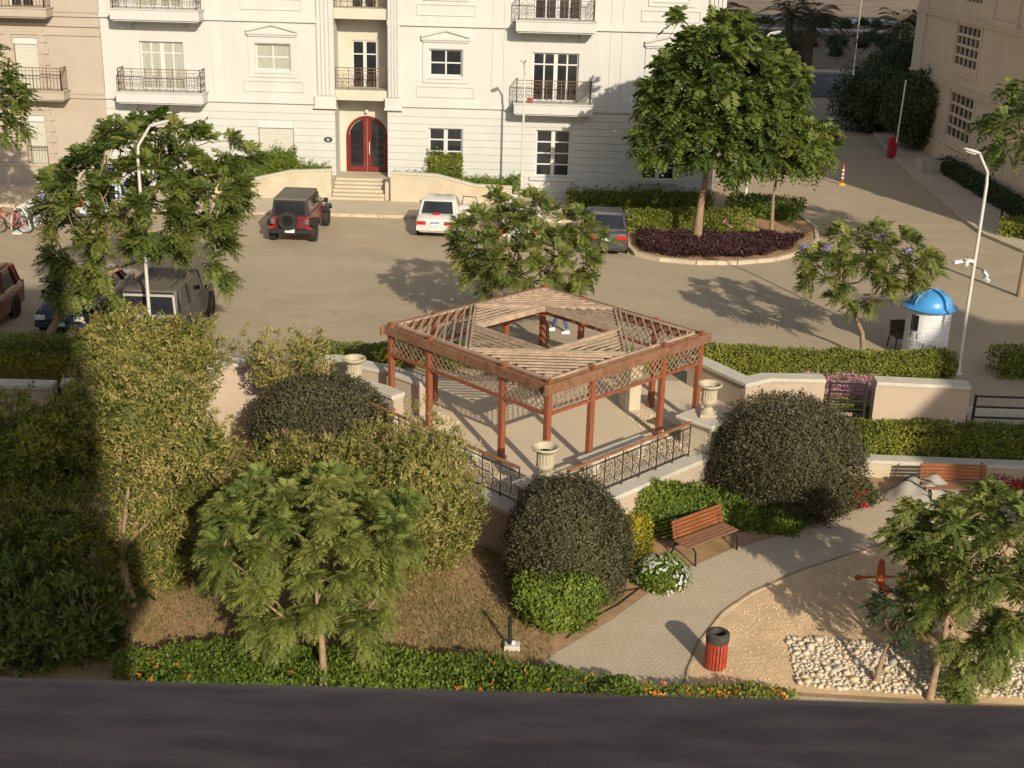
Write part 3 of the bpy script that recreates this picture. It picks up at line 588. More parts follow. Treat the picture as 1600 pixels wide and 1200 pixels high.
# balconies
def balcony(par, x0, x1, z, Y, dep=1.0, m='plaster_white', h=1.0, br=True, scr=True, gap=.12, th=.42):
    b = MB().box(x0, x1, Y-dep, Y-.002, z, z+th).box(x0+.08, x1-.08, Y-dep+.08, Y-.002, z-.07, z).box(x0-.04, x1+.04, Y-dep-.04, Y-.002, z+th, z+th+.05).build('balcony', m, par)
    if br:
        for xx in (x0+.55, x1-.55): MB().bar((xx, Y-.35, z-.15), (xx, Y, z-.15), .26, .16).bar((xx, Y-.18, z-.32), (xx, Y, z-.32), .26, .2).build('bracket', m, b)
    railing(b, [(x0+gap, Y-.02), (x0+gap, Y-dep+gap), (x1-gap, Y-dep+gap), (x1-gap, Y-.02)] if dep > .5 else [(x0, Y-dep+gap), (x1, Y-dep+gap)], z+th+.05, h, scr=scr)
    return b
sA = rect(181, 147, 318, 163, YF-1.0); sD = rect(803, 164, 926, 181, YF-1.0)
for k in (0, 1, 2):
    balcony(B, sA[0], sA[1], sA[2]+FH*k, YF); balcony(B, sD[0], sD[1], sD[2]+FH*k, YF)
    b_ = MB().box(RL+.01, RR-.01, YF+.12, YF+RD-.01, fz(560, 157, YF+.12)+FH*k, fz(560, 141, YF+.12)+FH*k).build('recess_balcony', 'plaster_cream', B)
    railing(b_, [(RL+.03, YF+.2), (RR-.03, YF+.2)], fz(560, 141, YF+.12)+FH*k, .98)
tag(MB().lathe([(.10, 0), (.14, .22), (.12, .22), (.10, .18)], 12, F(828, 161, YF-.75)).build('flower_pot', mat('terracotta', (.35, .07, .05), .7)), 'small red flower pot on the lower right iron balcony', 'pot')
# roof edge
MB().box(XL, XR+.3, YF-.3, YF-.01, HT, HT+.5).box(XL, XR, YF, YF+14, HT, HT+.3).build('cornice', 'plaster_white', B)
# ------------------------------------------------------------ entrance stair and planter walls
ES = thing('entrance_stair', 'cream stone entrance steps leading up to the red door', 'stairs', (acx, 58.6, .12))
n = 6
for i in range(n):
    z1 = .12+(LZ-.12)*(i+1)/n; y0 = 57.75+i*.30; y1 = YF+RD-.01 if i == n-1 else y0+.30+.02
    MB().bevbox(RL+.0+.02*(i % 2), RR-.02, y0, y1, z1-(LZ-.12)/n+.001, z1, .012).build('step', 'lime_stone', ES)
def lowwall(name, label, tops, Y, z0, th, body='lime_stone', capm='cap_stone'):
    """garden wall whose top follows the listed points"""
    c = tops[0]; t = thing(name, label, 'wall', (c[0], Y, z0)); M = MB()
    for a, b in zip(tops[:-1], tops[1:]):
        M.add([(a[0], Y, z0), (b[0], Y, z0), (b[0], Y, b[1]), (a[0], Y, a[1]), (a[0], Y+th, z0), (b[0], Y+th, z0), (b[0], Y+th, b[1]), (a[0], Y+th, a[1])], [(0, 1, 2, 3), (4, 7, 6, 5), (3, 2, 6, 7), (0, 3, 7, 4), (1, 5, 6, 2)])
    M.build('wall_face', body, t)
    for a, b in zip(tops[:-1], tops[1:]): MB().bar((a[0], Y+th/2, a[1]+.03), (b[0], Y+th/2, b[1]+.03), th+.1, .07).build('coping', capm, t)
    return t
YP = 57.75
f2 = lambda px, py: (F(px, py, YP).x, F(px, py, YP).z)
lowwall('planter_wall', 'cream stone planter wall left of the entrance steps', [f2(270, 285), f2(388, 282), f2(452, 269), f2(517, 267)], YP, .1, .25)
lowwall('planter_wall', 'stained stone planter wall right of the entrance steps, sloping down to a pedestal', [f2(610, 271), f2(682, 275), f2(742, 291), f2(800, 294)], YP, .1, .25)
for px in (517, 610):
    p_ = F(px, 290, YP); xx = RL-.14 if px < 560 else RR+.14
    tag(MB().box(xx-.13, xx+.13, YP+.27, YF-.01, .1, LZ+.08).build('stair_side_wall', 'lime_stone'), 'stone cheek wall on the %s of the entrance steps' % ('left' if px < 560 else 'right'), 'wall')
sheet('planter_soil', [(F(270, 285, YP).x, YP+.25), (RL-.28, YP+.25), (RL-.28, YF-.01), (F(270, 285, YP).x, YF-.01)], .75, 'soil')
sheet('planter_soil', [(RR+.28, YP+.25), (F(800, 294, YP).x, YP+.25), (F(800, 294, YP).x, YF-.01), (RR+.28, YF-.01)], .5, 'soil')
# ------------------------------------------------------------ the beige building on the left
BB = thing('apartment_building', 'beige apartment building at the left edge with shuttered windows and plain bar balcony', 'building', (-26, YF, 0))
s1 = rect(20, 58, 66, 143); s0 = rect(43, 180, 77, 262); up1 = rect(18, 0, 60, 16)
up1 = (s1[0], s1[1], s1[2]+FH, s1[3]+FH)
M = MB(); wallgrid(M, -60, XL, 0, HT, YF-.05, [s1, s0, up1, up(s1, 2)]); M.box(-60, XL-.01, YF+.17, YF+14, 0, HT-.02); M.build('wall', 'plaster_beige', BB)
def shut(par, r, y):
    s_ = MB(); n = 22
    for i in range(n): z = r[2]+(r[3]-r[2])*i/n; s_.box(r[0]+.03, r[1]-.03, y+.006*(i % 2), y+.03, z, z+(r[3]-r[2])/n-.004)
    sh = s_.build('shutter', 'shutter_cream', par); MB().box(r[0]-.02, r[1]+.02, y-.06, y+.04, r[3]-.28, r[3]-.003).build('shutter_box', 'frame_white', sh)
shut(BB, s1, YF+.06); shut(BB, s0, YF+.06); window(BB, *up1, YF+.1, (.5,), (.7,)); shut(BB, up(s1, 2), YF+.06)
for r in (s1, up1, s0):
    S = MB(); a, b, c, d = r
    for q in ((a-.32, a-.05), (b+.05, b+.32)): S.box(q[0], q[1], YF-.10, YF-.05, c, d+.25)
    for zz in np.arange(c+.2, d, .5): S.box(b+.05, b+.5, YF-.13, YF-.101, zz, zz+.24)
    S.box(a-.32, b+.32, YF-.12, YF-.05, d+.26, d+.42); S.build('window_surround', 'plaster_beige', BB)
sb = rect(-60, 144, 100, 157, YF-1.0)
balcony(BB, sb[0], sb[1], sb[2], YF-.05, .9, 'plaster_beige', 1.0, False, False, th=.34); balcony(BB, sb[0]+.2, fx(72, 25, YF-1), sb[2]+FH, YF-.05, .9, 'plaster_beige', 1.0, False, False, th=.34)
for k in (0, 1, 2): MB().box(-60, XL, YF-.13, YF-.05, ZS+.0+FH*k, ZS+.26+FH*k).box(-60, XL, YF-.17, YF-.131, ZS+.19+FH*k, ZS+.26+FH*k).build('string_course', 'plaster_beige', BB)
MB().box(-60, XL, YF-.11, YF-.05, 6.9, 7.05).box(-60, XL, YF-.14, YF-.05, 7.3, 7.42).build('string_course', 'plaster_beige', BB)
MB().box(-60, XL, YF-.12, YF-.05, 0, .95).box(-60, XL, YF-.17, YF-.05, .951, 1.1).build('plinth', 'plaster_beige', BB)
gr = railing(BB, [(s0[0]-.1, YF-.14), (s0[1]+.05, YF-.14)], s0[2]+.02, 1.0, scr=False, name='window_guard')
# ------------------------------------------------------------ the brown building on the right
XB = 24.0
def H(px, py, X=XB): d = _ray(px, py); t = X/d[0]; return Vector((X, d[1]*t, CH+d[2]*t))
BR = thing('apartment_building', 'brown apartment building in shade at the right edge with pierced stair grilles', 'building', (XB+6, 64, 0))
YB0, YB1, HB = 47.5, H(1428, 95).y, 22.
v1 = [H(1498, 36), H(1524, 112)]; v2 = [H(1487, 141), H(1512, 228)]; v3 = [H(1514, -60), H(1534, 8)]; pw = [H(1563, -30), H(1590, 38)]
M = MB(); M.box(XB+.25, XB+14, YB0, YB1, 0, HB); hs = []
# face in pieces round the grilles (plane X = XB)
W2 = MB(); holes = []
for a, b in (v1, v2, v3): holes.append((-a.y, -b.y, b.z, a.z))
wallgrid(W2, -YB1, -YB0, 0, HB, 0, [(min(h[0], h[1]), max(h[0], h[1]), h[2], h[3]) for h in holes], .25)
M.v += [(XB+p[1], -p[0], p[2]) for p in W2.v]; n0 = len(M.v)-len(W2.v); M.f += [tuple(i+n0 for i in f) for f in W2.f]; M.build('wall', 'plaster_brown', BR)
for a, b in (v1, v2, v3):
    y0, y1 = min(a.y, b.y), max(a.y, b.y); z0, z1 = b.z, a.z; nb = max(4, int((z1-z0)/.55)); gq = MB()
    for i in range(6): yy = y0+(y1-y0)*i/5; gq.box(XB+.02, XB+.12, yy-.035, yy+.035, z0, z1)
    for j in range(nb+1): zz = z0+(z1-z0)*j/nb; gq.box(XB+.015, XB+.125, y0, y1, zz-.07, zz+.07)
    gb = gq.build('grille', 'plaster_brown', BR); MB().box(XB+.2, XB+.24, y0, y1, z0, z1).build('grille_back', 'black_plastic', gb)  # black sheet stands in for the shade behind the grille openings
for a, b in (v1, v2): 
    y0, y1 = min(a.y, b.y), max(a.y, b.y); MB().box(XB-.06, XB, y0-.35, y0-.1, b.z-.3, a.z+.3).box(XB-.06, XB, y1+.1, y1+.35, b.z-.3, a.z+.3).box(XB-.09, XB, y0-.4, y1+.4, b.z-.5, b.z-.3).build('grille_surround', 'plaster_brown', BR)
q0, q1 = min(pw[0].y, pw[1].y), max(pw[0].y, pw[1].y); MB().box(XB-.08, XB, q0-.2, q0, pw[1].z, pw[0].z).box(XB-.08, XB, q1, q1+.2, pw[1].z, pw[0].z).box(XB-.16, XB, q0-.35, q1+.35, pw[1].z-.25, pw[1].z).build('window_surround', 'plaster_brown', BR)
for z in (4.1, 7.7, 11.3): MB().box(XB-.14, XB, YB0, YB1+.15, z, z+.3).box(XB-.2, XB-.14, YB0, YB1+.2, z+.2, z+.3).build('string_course', 'plaster_brown', BR)
MB().box(XB-.12, XB, YB1-1.6, YB1+.12, 4.4, HB).build('corner_pilaster', 'plaster_brown', BR)
MB().box(XB-.10, XB, YB0, YB1+.1, 0, 1.0).build('plinth', 'plaster_brown', BR)
for k in range(5):
    for yy in (49.5, 53.5): MB().box(XB-.05, XB, yy, yy+1.4, 1.8+k*3.6, 3.4+k*3.6).build('blind_window', 'shutter_cream', BR)
# ------------------------------------------------------------ the building the photograph is taken from, and its neighbours outside the frame
OB = thing('apartment_building', 'building the view is taken from, its dark balcony ledge along the bottom edge', 'building', (-15, -8, GZ))
LY = .78; LZ0 = F(800, 1087, LY-.020).z
MB().box(-40, 1.63, -16, -1.2, GZ, 21.6).build('wall', 'plaster_beige', OB)
MB().box(-40.3, 1.9, -16, -.9, 21.6, 22.3).build('cornice', 'plaster_beige', OB)
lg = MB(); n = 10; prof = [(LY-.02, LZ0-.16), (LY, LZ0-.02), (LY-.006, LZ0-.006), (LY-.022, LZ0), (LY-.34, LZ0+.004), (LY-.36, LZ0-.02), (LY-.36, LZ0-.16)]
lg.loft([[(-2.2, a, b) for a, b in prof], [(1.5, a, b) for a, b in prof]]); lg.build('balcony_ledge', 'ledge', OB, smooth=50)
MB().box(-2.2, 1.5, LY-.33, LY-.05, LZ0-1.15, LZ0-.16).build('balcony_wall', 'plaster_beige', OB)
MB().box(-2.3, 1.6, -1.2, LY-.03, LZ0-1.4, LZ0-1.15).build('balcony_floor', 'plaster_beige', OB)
for k in range(6):
    for xx in (-34, -28, -22, -16, -10): MB().box(xx, xx+1.5, -1.22, -1.19, 1+k*3.5, 2.8+k*3.5).build('window', 'glass_dark', OB)
OB2 = thing('apartment_building', 'neighbouring block behind the viewer that shades the right end of the garden', 'building', (42, -8, GZ))
MB().box(28.8, 60, -6.2, -1.2, GZ, 22.0).build('wall', 'plaster_beige', OB2); MB().box(25.5, 28.79, -6.2, -1.3, GZ, 19.0).build('side_wing', 'plaster_beige', OB2); MB().box(30.2, 33, -5, -1.25, 22.01, 23.5).build('roof_turret', 'plaster_beige', OB2)
for k in range(6):
    for xx in (30, 36, 42, 48): MB().box(xx, xx+1.5, -1.22, -1.19, 1+k*3.4, 2.8+k*3.4).build('window', 'glass_dark', OB2)
OB3 = thing('apartment_building', 'far block hidden behind the brown building', 'building', (62, 118, 0))
MB().box(38.5, 80, 84, 124, 0, 36).build('wall', 'plaster_brown', OB3)
for k in range(7): MB().box(38.4, 38.5, 86, 122, 1.5+k*4, 3+k*4).build('window_band', 'glass_dark', OB3)
# ------------------------------------------------------------ gazebo
GC = Vector((.845, 31.67, 0)); HS = 4.075/math.sqrt(2)         # half side 2.944
GA = thing('gazebo', 'square wooden gazebo with red posts, lattice panels and open slatted roof', 'gazebo', GC, rad(45))
ZB0, ZB1, ZR = 2.22, 2.47, 1.70
post = MB().box(-.07, .07, -.07, .07, 0, 2.54).box(-.085, .085, -.085, .085, 0, .05).build('post', 'wood_post', GA, local=True, bevel=.012)
pos = []
for s in range(4):
    a = s*math.pi/2; d = Vector((math.cos(a), math.sin(a), 0)); q = Vector((-d.y, d.x, 0))
    for t in (-1, -.47, .47): pos.append((q*HS-d*HS*0+d*HS*t) if False else (-q*HS+d*HS*t))
for i, p in enumerate(pos):
    o = post if i == 0 else post.copy()
    if i: COL.objects.link(o)
    o.location = (p.x*.985, p.y*.985, 0)
cap = MB().add([(-.085, -.085, 2.54), (.085, -.085, 2.54), (.085, .085, 2.54), (-.085, .085, 2.54), (0, 0, 2.6)], [(0, 3, 2, 1), (0, 1, 4), (1, 2, 4), (2, 3, 4), (3, 0, 4)])
for s in range(4):
    a = s*math.pi/2; d = Vector((math.cos(a), math.sin(a), 0)); q = Vector((d.y, -d.x, 0))      # q points outward
    e = .22 if s % 2 == 0 else .09; zz = 0 if s % 2 == 0 else .004
    c = q*(HS+.07)
    MB().bar(c-d*(HS+e)+Vector((0, 0, (ZB0+ZB1)/2+zz)), c+d*(HS+e)+Vector((0, 0, (ZB0+ZB1)/2+zz)), .055, ZB1-ZB0).build('beam', 'wood_beam', GA, local=True, bevel=.008)
    c = q*(HS-.10)
    MB().bar(c-d*(HS-.02)+Vector((0, 0, (ZB0+ZB1)/2+zz)), c+d*(HS-.02)+Vector((0, 0, (ZB0+ZB1)/2+zz)), .055, ZB1-ZB0).build('beam', 'wood_beam', GA, local=True, bevel=.008)
    # top rim board
    c = q*(HS-.16); MB().bar(c-d*(HS-.2)+Vector((0, 0, ZB1+.02+zz)), c+d*(HS-.2)+Vector((0, 0, ZB1+.02+zz)), .06, .05).build('rim_board', 'wood_slat', GA, local=True)
    # lattice bays between posts
    c = q*HS; ts = [-.985, -.47, .47, .985]
    for u0, u1 in zip(ts[:-1], ts[1:]):
        x0, x1 = u0*HS+.08, u1*HS-.08
        MB().bar(c+d*x0+Vector((0, 0, ZR)), c+d*x1+Vector((0, 0, ZR)), .06, .075).build('lower_rail', 'wood_post', GA, local=True)
        z0, z1 = ZR+.04, ZB0+.02; h = z1-z0; st = .19
        for sg in (-1, 1):
            k = x0-h
            while k < x1:
                # strip from (k,z0) rising to (k+h,z1), clipped to the bay
                a0, a1 = max(k, x0), min(k+h, x1)
                if a1-a0 > .05:
                    za, zb = z0+(a0-k), z0+(a1-k)
                    if sg < 0: a0, a1 = x0+x1-a0, x0+x1-a1
                    MB().bar(c+d*a0+q*.008*sg+Vector((0, 0, za)), c+d*a1+q*.008*sg+Vector((0, 0, zb)), .012, .020, up=(q.x, q.y, q.z) if False else (0, 0, 1)).build('lattice_strip', 'wood_lattice', GA, local=True)
                k += st
# roof: beams joining the side mid-points, inner square, slats in between
mid = [Vector((math.sin(k*math.pi/2), -math.cos(k*math.pi/2), 0))*(HS-.2) for k in range(4)]
zt = ZB1+.05
for k in range(4):
    a, b = mid[k], mid[(k+1) % 4]; dd = (b-a).normalized()
    MB().bar(a+Vector((0, 0, zt-.03)), b+Vector((0, 0, zt-.03)), .06, .13).build('roof_beam', 'wood_slat', GA, local=True)
    o = (a+b).normalized(); MB().bar(a+o*.11+dd*.1+Vector((0, 0, zt)), b+o*.11-dd*.1+Vector((0, 0, zt)), .05, .06).build('slat', 'wood_slat', GA, local=True)
    cn = (a+b)                                   # outer corner of this triangle
    half = (b-a).length/2; dist = (cn-(a+b)/2).length; n = 8
    for i in range(1, n+1):
        f = i/(n+1.0)+.03; c = (a+b)/2+o*(dist*f); w2 = half*(1-f)-.06
        if w2 > .06: MB().bar(c-dd*w2+Vector((0, 0, zt-.012)), c+dd*w2+Vector((0, 0, zt-.012)), .038, .045).build('slat', 'wood_slat', GA, local=True)
inn = [(mid[k]+mid[(k+1) % 4])/2 for k in range(4)]
for k in range(4):
    a, b = inn[k-1], inn[k]; dd = (b-a).normalized(); m_ = (a+b)/2; o = m_.normalized()
    MB().bar(a+Vector((0, 0, zt-.035)), b+Vector((0, 0, zt-.035)), .07, .16).build('inner_beam', 'wood_slat', GA, local=True)
    half = (b-a).length/2; dist = (mid[k]-m_).length; n = 6
    for i in range(1, n+1):
        f = i/(n+1.); c = m_+o*dist*f; w2 = half*(1-f)-.06
        if w2 > .08: MB().bar(c-dd*w2+Vector((0, 0, zt-.01)), c+dd*w2+Vector((0, 0, zt-.01)), .04, .045).build('slat', 'wood_slat', GA, local=True)
for i, (u, v) in enumerate(((-.7, -.93), (.93, .2))):
    pass
# ------------------------------------------------------------ terrace edge: retaining walls, pedestals, urns, railings
def polywall(name, label, pts, z0, z1, th, body='plaster_pink', cap_=True, capo=.06, capt=.1, seam=True):
    t = thing(name, label, 'wall', (pts[0][0], pts[0][1], z0))
    M = MB(); C = MB(); n = len(pts); off = []
    for i in range(n):
        p = Vector(pts[i]); d0 = (Vector(pts[i])-Vector(pts[i-1])).normalized() if i else None; d1 = (Vector(pts[i+1])-Vector(pts[i])).normalized() if i < n-1 else None
        nn_ = [Vector((-d.y, d.x)) for d in (d0, d1) if d is not None]; m = sum(nn_, Vector((0, 0))).normalized(); k = 1/max(.4, m.dot(nn_[0])); off.append(m*k)
    def strip(MM, w0, w1, za, zb):
        for i in range(n-1):
            a0 = Vector(pts[i])+off[i]*w0; a1 = Vector(pts[i])+off[i]*w1; b0 = Vector(pts[i+1])+off[i+1]*w0; b1 = Vector(pts[i+1])+off[i+1]*w1
            vs = [(*a0, za), (*b0, za), (*b1, za), (*a1, za), (*a0, zb), (*b0, zb), (*b1, zb), (*a1, zb)]
            fs = [(0, 1, 5, 4), (2, 3, 7, 6), (4, 5, 6, 7), (0, 3, 2, 1)]
            if i == 0: fs.append((3, 0, 4, 7))
            if i == n-2: fs.append((1, 2, 6, 5))
            MM.add(vs, fs)
    strip(M, -th/2, th/2, z0, z1); M.build('wall_face', body, t)
    if cap_:
        strip(C, -th/2-capo, th/2+capo, z1+.035, z1+.035+capt); strip(C, -th/2-capo*.5, th/2+capo*.5, z1+.001, z1+.034); C.build('coping', 'cap_stone', t, bevel=.01)
    return t
NRa, NRb = Vector((.78, 25.55)), Vector((4.75, 29.52)); NLa = Vector((-4.3, 30.63))
polywall('retaining_wall', 'low pinkish retaining wall under the right iron railing of the terrace', [(.80, 25.63), (5.2, 30.03)], GZ-.1, -.13, .5, capo=.05)
polywall('retaining_wall', 'low pinkish retaining wall under the left iron railing of the terrace', [(-4.9, 31.2), (.70, 25.6)], GZ-.1, -.13, .5, capo=.05)
def urn(loc, label, s=.92):
    t = thing('stone_urn', label, 'urn', loc, 0, 'stone urns on pedestals')
    MB().bevbox(-.24*s, .24*s, -.24*s, .24*s, 0, .09*s, .015).build('plinth', 'urn_stone', t, local=True)
    MB().lathe([(.22*s, .09*s), (.22*s, .13*s), (.15*s, .17*s), (.10*s, .26*s), (.12*s, .31*s), (.19*s, .36*s), (.225*s, .44*s), (.205*s, .52*s)], 24).build('foot', 'urn_stone', t, local=True, smooth=40)
    b = MB(); n = 48; prof = [(.20*s, .52*s), (.195*s, .66*s), (.205*s, .78*s)]; rings = []
    for rr, h in prof: rings.append([((rr+(.012*s if k % 3 else -.012*s))*math.cos(2*math.pi*k/n), (rr+(.012*s if k % 3 else -.012*s))*math.sin(2*math.pi*k/n), h) for k in range(n)])
    b.loft(rings); b.build('fluted_body', 'urn_stone', t, local=True)
    MB().lathe([(.205*s, .78*s), (.26*s, .83*s), (.325*s, .87*s), (.345*s, .91*s), (.325*s, .94*s), (.27*s, .93*s), (.22*s, .86*s), (.19*s, .70*s), (.0, .66*s)], 28).build('rim', 'urn_stone', t, local=True, smooth=40)
    return t
def pedestal(loc, label, w_=.78, h=1.0, rz=rad(45), z0=GZ-.05, m='lime_stone'):
    t = thing('stone_pedestal', label, 'pedestal', (loc[0], loc[1], z0), rz); hh = h-z0; k = w_/2
    MB().box(-k, k, -k, k, 0, hh-.2).build('shaft', m, t, local=True)
    MB().bevbox(-k-.08, k+.08, -k-.08, k+.08, 0, .4, .04).build('base', m, t, local=True)
    MB().bevbox(-k-.05, k+.05, -k-.05, k+.05, hh-.199, hh-.11, .03).bevbox(-k-.12, k+.12, -k-.12, k+.12, hh-.109, hh, .03).build('cap', 'cap_stone', t, local=True)
    for s in range(4):
        a = s*math.pi/2; c, s_ = math.cos(a), math.sin(a)
        p = MB().box(-k+.1, k-.1, -k-.02, -k-.001, .55, hh-.32); p.v = [(x*c-y*s_, x*s_+y*c, z) for x, y, z in p.v]; p.build('panel', m, t, local=True)
    return t
pedestal((.78, 26.05), 'square stone pedestal at the front corner of the gazebo terrace', .78, .70); urn((.78, 26.05, .70), 'fluted stone urn on the front corner pedestal of the terrace')
pedestal((4.95, 30.15), 'tall stone pedestal beside the round dark bush right of the gazebo', .9, .80); urn((4.95, 30.15, .80), 'fluted stone urn on the pedestal right of the gazebo')
pedestal((-4.1, 31.35), 'stone pedestal at the left corner of the gazebo terrace', .8, .80); urn((-4.1, 31.35, .80), 'fluted stone urn left of the gazebo by the wall')
tr = thing('terrace_railing', 'black scrolled iron railing with wooden handrail, right front side of the terrace', 'railing', (2.8, 27.6, 0), 0, 'terrace railings')
ra = railing(tr, [(1.3, 26.2), (4.42, 29.32)], .02, .9, 'iron_black', scr=True, name='ironwork', topm='handrail_wood')
tr = thing('terrace_railing', 'black scrolled iron railing with wooden handrail, left front side of the terrace', 'railing', (-1.7, 28.1, 0), 0, 'terrace railings')
railing(tr, [(-3.6, 30.1), (.22, 26.28)], .02, .9, 'iron_black', scr=True, name='ironwork', topm='handrail_wood')
# garden walls behind the terrace
polywall('garden_wall', 'pinkish curved garden wall left of the gazebo', [(-11.6, 30.9), (-9.6, 31.4), (-8.4, 32.4), (-7.0, 33.2), (-4.9, 33.4), (-3.3, 32.6), (-2.35, 31.75)], GZ-.1, .82, .36)
polywall('garden_wall', 'pale capped garden wall in shade at the left edge', [(-30, 30.8), (-11.75, 30.85)], GZ-.1, .78, .36)
polywall('garden_wall', 'short stub wall behind the left urn', [(-4.5, 32.0), (-3.35, 31.2), (-2.9, 30.75)], -.1, .78, .32)
polywall('garden_wall', 'pinkish wall running back from the right pedestal to the flower bed opening', [(5.15, 34.7), (6.35, 32.75), (6.95, 33.15), (8.55, 33.2)], GZ-.1, .72, .36)
polywall('garden_wall', 'pinkish wall between two slatted openings at the right', [(9.85, 32.85), (12.35, 32.7)], GZ-.1, .82, .4)
polywall('stub_pillar', 'pinkish stone pillar inside the gazebo near its right rear posts', [(3.0, 32.55), (3.42, 32.7)], 0, 1.15, .4, 'lime_stone')
def fence(label, a, b, z0, z1, n, m):
    t = thing('slatted_fence', label, 'fence', ((a[0]+b[0])/2, a[1], z0), 0, 'slatted fences'); d = Vector((b[0]-a[0], b[1]-a[1], 0))
    for k in range(2):
        p = Vector((*a, 0))+d*k; MB().box(p.x-.03, p.x+.03, p.y-.03, p.y+.03, z0, z1).build('fence_post', m, t)
    for i in range(n): z = z0+.12+(z1-z0-.16)*i/(n-1); MB().bar((*a, z), (*b, z), .05, .045).build('slat', m, t)
fence('dark horizontal slats in front of pink flowers between the garden walls', (8.7, 33.0), (9.68, 32.95), -.35, .78, 5, 'iron_black')
fence('dark horizontal slats at the right edge beside the wall end', (12.6, 32.72), (17, 32.66), -.45, .62, 4, 'iron_black')
MB().box(8.4, 9.95, 33.35, 34.9, GZ, -.25).build('back_wall', 'plaster_pink'); tag(bpy.data.objects['back_wall'], 'low wall strip under the pink flower bed', 'wall')
for i in range(4): tag(MB().box(12.62, 20, 32.82+i*.16, 32.985+i*.16, GZ, -.50+i*.17).build('garden_step', 'cap_stone'), ['lowest','second','third','top'][i]+' pale stone step behind the slats at the right edge', 'step', 'garden steps at the right edge')
polywall('planter_kerb_wall', 'pale low planter wall below the hedge at the right', [(8.2, 31.3), (20, 30.95)], GZ-.1, -.82, .3, 'lime_stone')
sheet('planter_soil', [(8.2, 31.4), (20, 31.1), (20, 32.6), (8.2, 32.9)], -.9, 'soil')
# stone benches and gravel on the terrace
def stonebench(label, a, b, w_=.42, h=.45):
    a, b = Vector((*a, 0)), Vector((*b, 0)); t = thing('stone_bench', label, 'bench', (a+b)/2, math.atan2((b-a).y, (b-a).x), 'stone benches on the terrace'); l = (b-a).length/2
    MB().bevbox(-l, l, -w_/2, w_/2, h-.1, h, .02).build('seat', 'cap_stone', t, local=True)
    for s in (-1, 1):
        x = s*(l-.3); MB().bevbox(x-.12, x+.12, -w_/2+.06, w_/2-.06, 0, h-.1, .03).build('leg', 'cap_stone', t, local=True)
stonebench('pale stone bench inside the gazebo along the right railing', (1.75, 27.95), (3.35, 29.5)); stonebench('pale stone bench inside the gazebo along the left railing', (-2.35, 29.75), (-.75, 28.2))
def gravel(name, poly, n, z, s, m, seed, lab):
    r = np.random.default_rng(seed); xs = [p[0] for p in poly]; ys = [p[1] for p in poly]; pts = []
    def ins(x, y):
        c = False; j = len(poly)-1
        for i in range(len(poly)):
            if (poly[i][1] > y) != (poly[j][1] > y) and x < (poly[j][0]-poly[i][0])*(y-poly[i][1])/(poly[j][1]-poly[i][1])+poly[i][0]: c = not c
            j = i
        return c
    while len(pts) < n:
        x, y = r.uniform(min(xs), max(xs)), r.uniform(min(ys), max(ys))
        if ins(x, y): pts.append((x, y))
    v = np.array([(1, 0, 0), (-.5, .87, 0), (-.5, -.87, 0), (.2, .1, .7), (-.3, -.2, .6)]); f = [(0, 1, 3), (1, 4, 3), (1, 2, 4), (2, 0, 4), (0, 3, 4)]; M = MB()
    for x, y in pts:
        k = s*r.uniform(.6, 1.3); a = r.uniform(0, 6.28); c, s_ = math.cos(a), math.sin(a); M.add([(x+k*(p[0]*c-p[1]*s_)*.6, y+k*(p[0]*s_+p[1]*c)*.6, z+k*p[2]*.7) for p in v], f)
    o = M.build(name, m); tag(o, lab, None, None, 'stuff'); return o
gravel('gravel', [(-3.0, 30.5), (-2.0, 31.9), (-1.3, 31.2), (-2.0, 30.0)], 900, .01, .05, 'gravel_mat', 1, 'pale gravel patch at the left posts of the gazebo')
gravel('gravel', [(3.1, 31.9), (3.6, 32.4), (4.4, 31.4), (4.3, 29.6), (3.7, 29.6), (3.6, 30.6)], 1100, .01, .05, 'gravel_mat', 2, 'pale gravel patch at the right posts of the gazebo')
# ------------------------------------------------------------ vehicles (front = +Y)
def paint(name, c, rough=.3, dirt=None): return mat(name, c, rough, .06, 3, spec=.5, coat=.5 if not dirt else .1, dirt=dirt, dscale=1.2, damt=.7 if dirt else .2)
paint('paint_white', (.52, .51, .48)); paint('paint_grey', (.05, .05, .056), .22); paint('paint_navy', (.022, .026, .04), .2); paint('paint_red', (.13, .014, .02), .3, (.12, .04, .035)); paint('paint_maroon', (.12, .018, .016), .25)
paint('paint_dusty', (.045, .043, .04), .45, (.15, .125, .095)); paint('paint_pale_blue', (.45, .52, .60), .3); mat('dusty_top', (.115, .10, .078), .7, .15, 3, dirt=(.06, .055, .048), dscale=1.5, damt=.5)
mat('tyre', (.022, .021, .02), .85, .2, 8); mat('rim', (.35, .35, .35), .35, .1, 4, metal=.7); mat('lamp_red', (.42, .012, .012), .2, .1, 4, spec=.6); mat('lamp_clear', (.55, .53, .48), .15, .1, 4, spec=.7); mat('plate_white', (.55, .55, .54), .5, .03, 3); mat('plate_blue', (.03, .16, .5), .5, .03, 3)
mat('paint_orange', (.36, .085, .018), .6, .3, 5, dirt=(.22, .05, .02), dscale=3, damt=.5); mat('booth_white', (.66, .69, .72), .45, .05, 2, dirt=(.5, .5, .5), dscale=1, damt=.3); mat('booth_blue', (.06, .27, .60), .35, .08, 2, spec=.5)
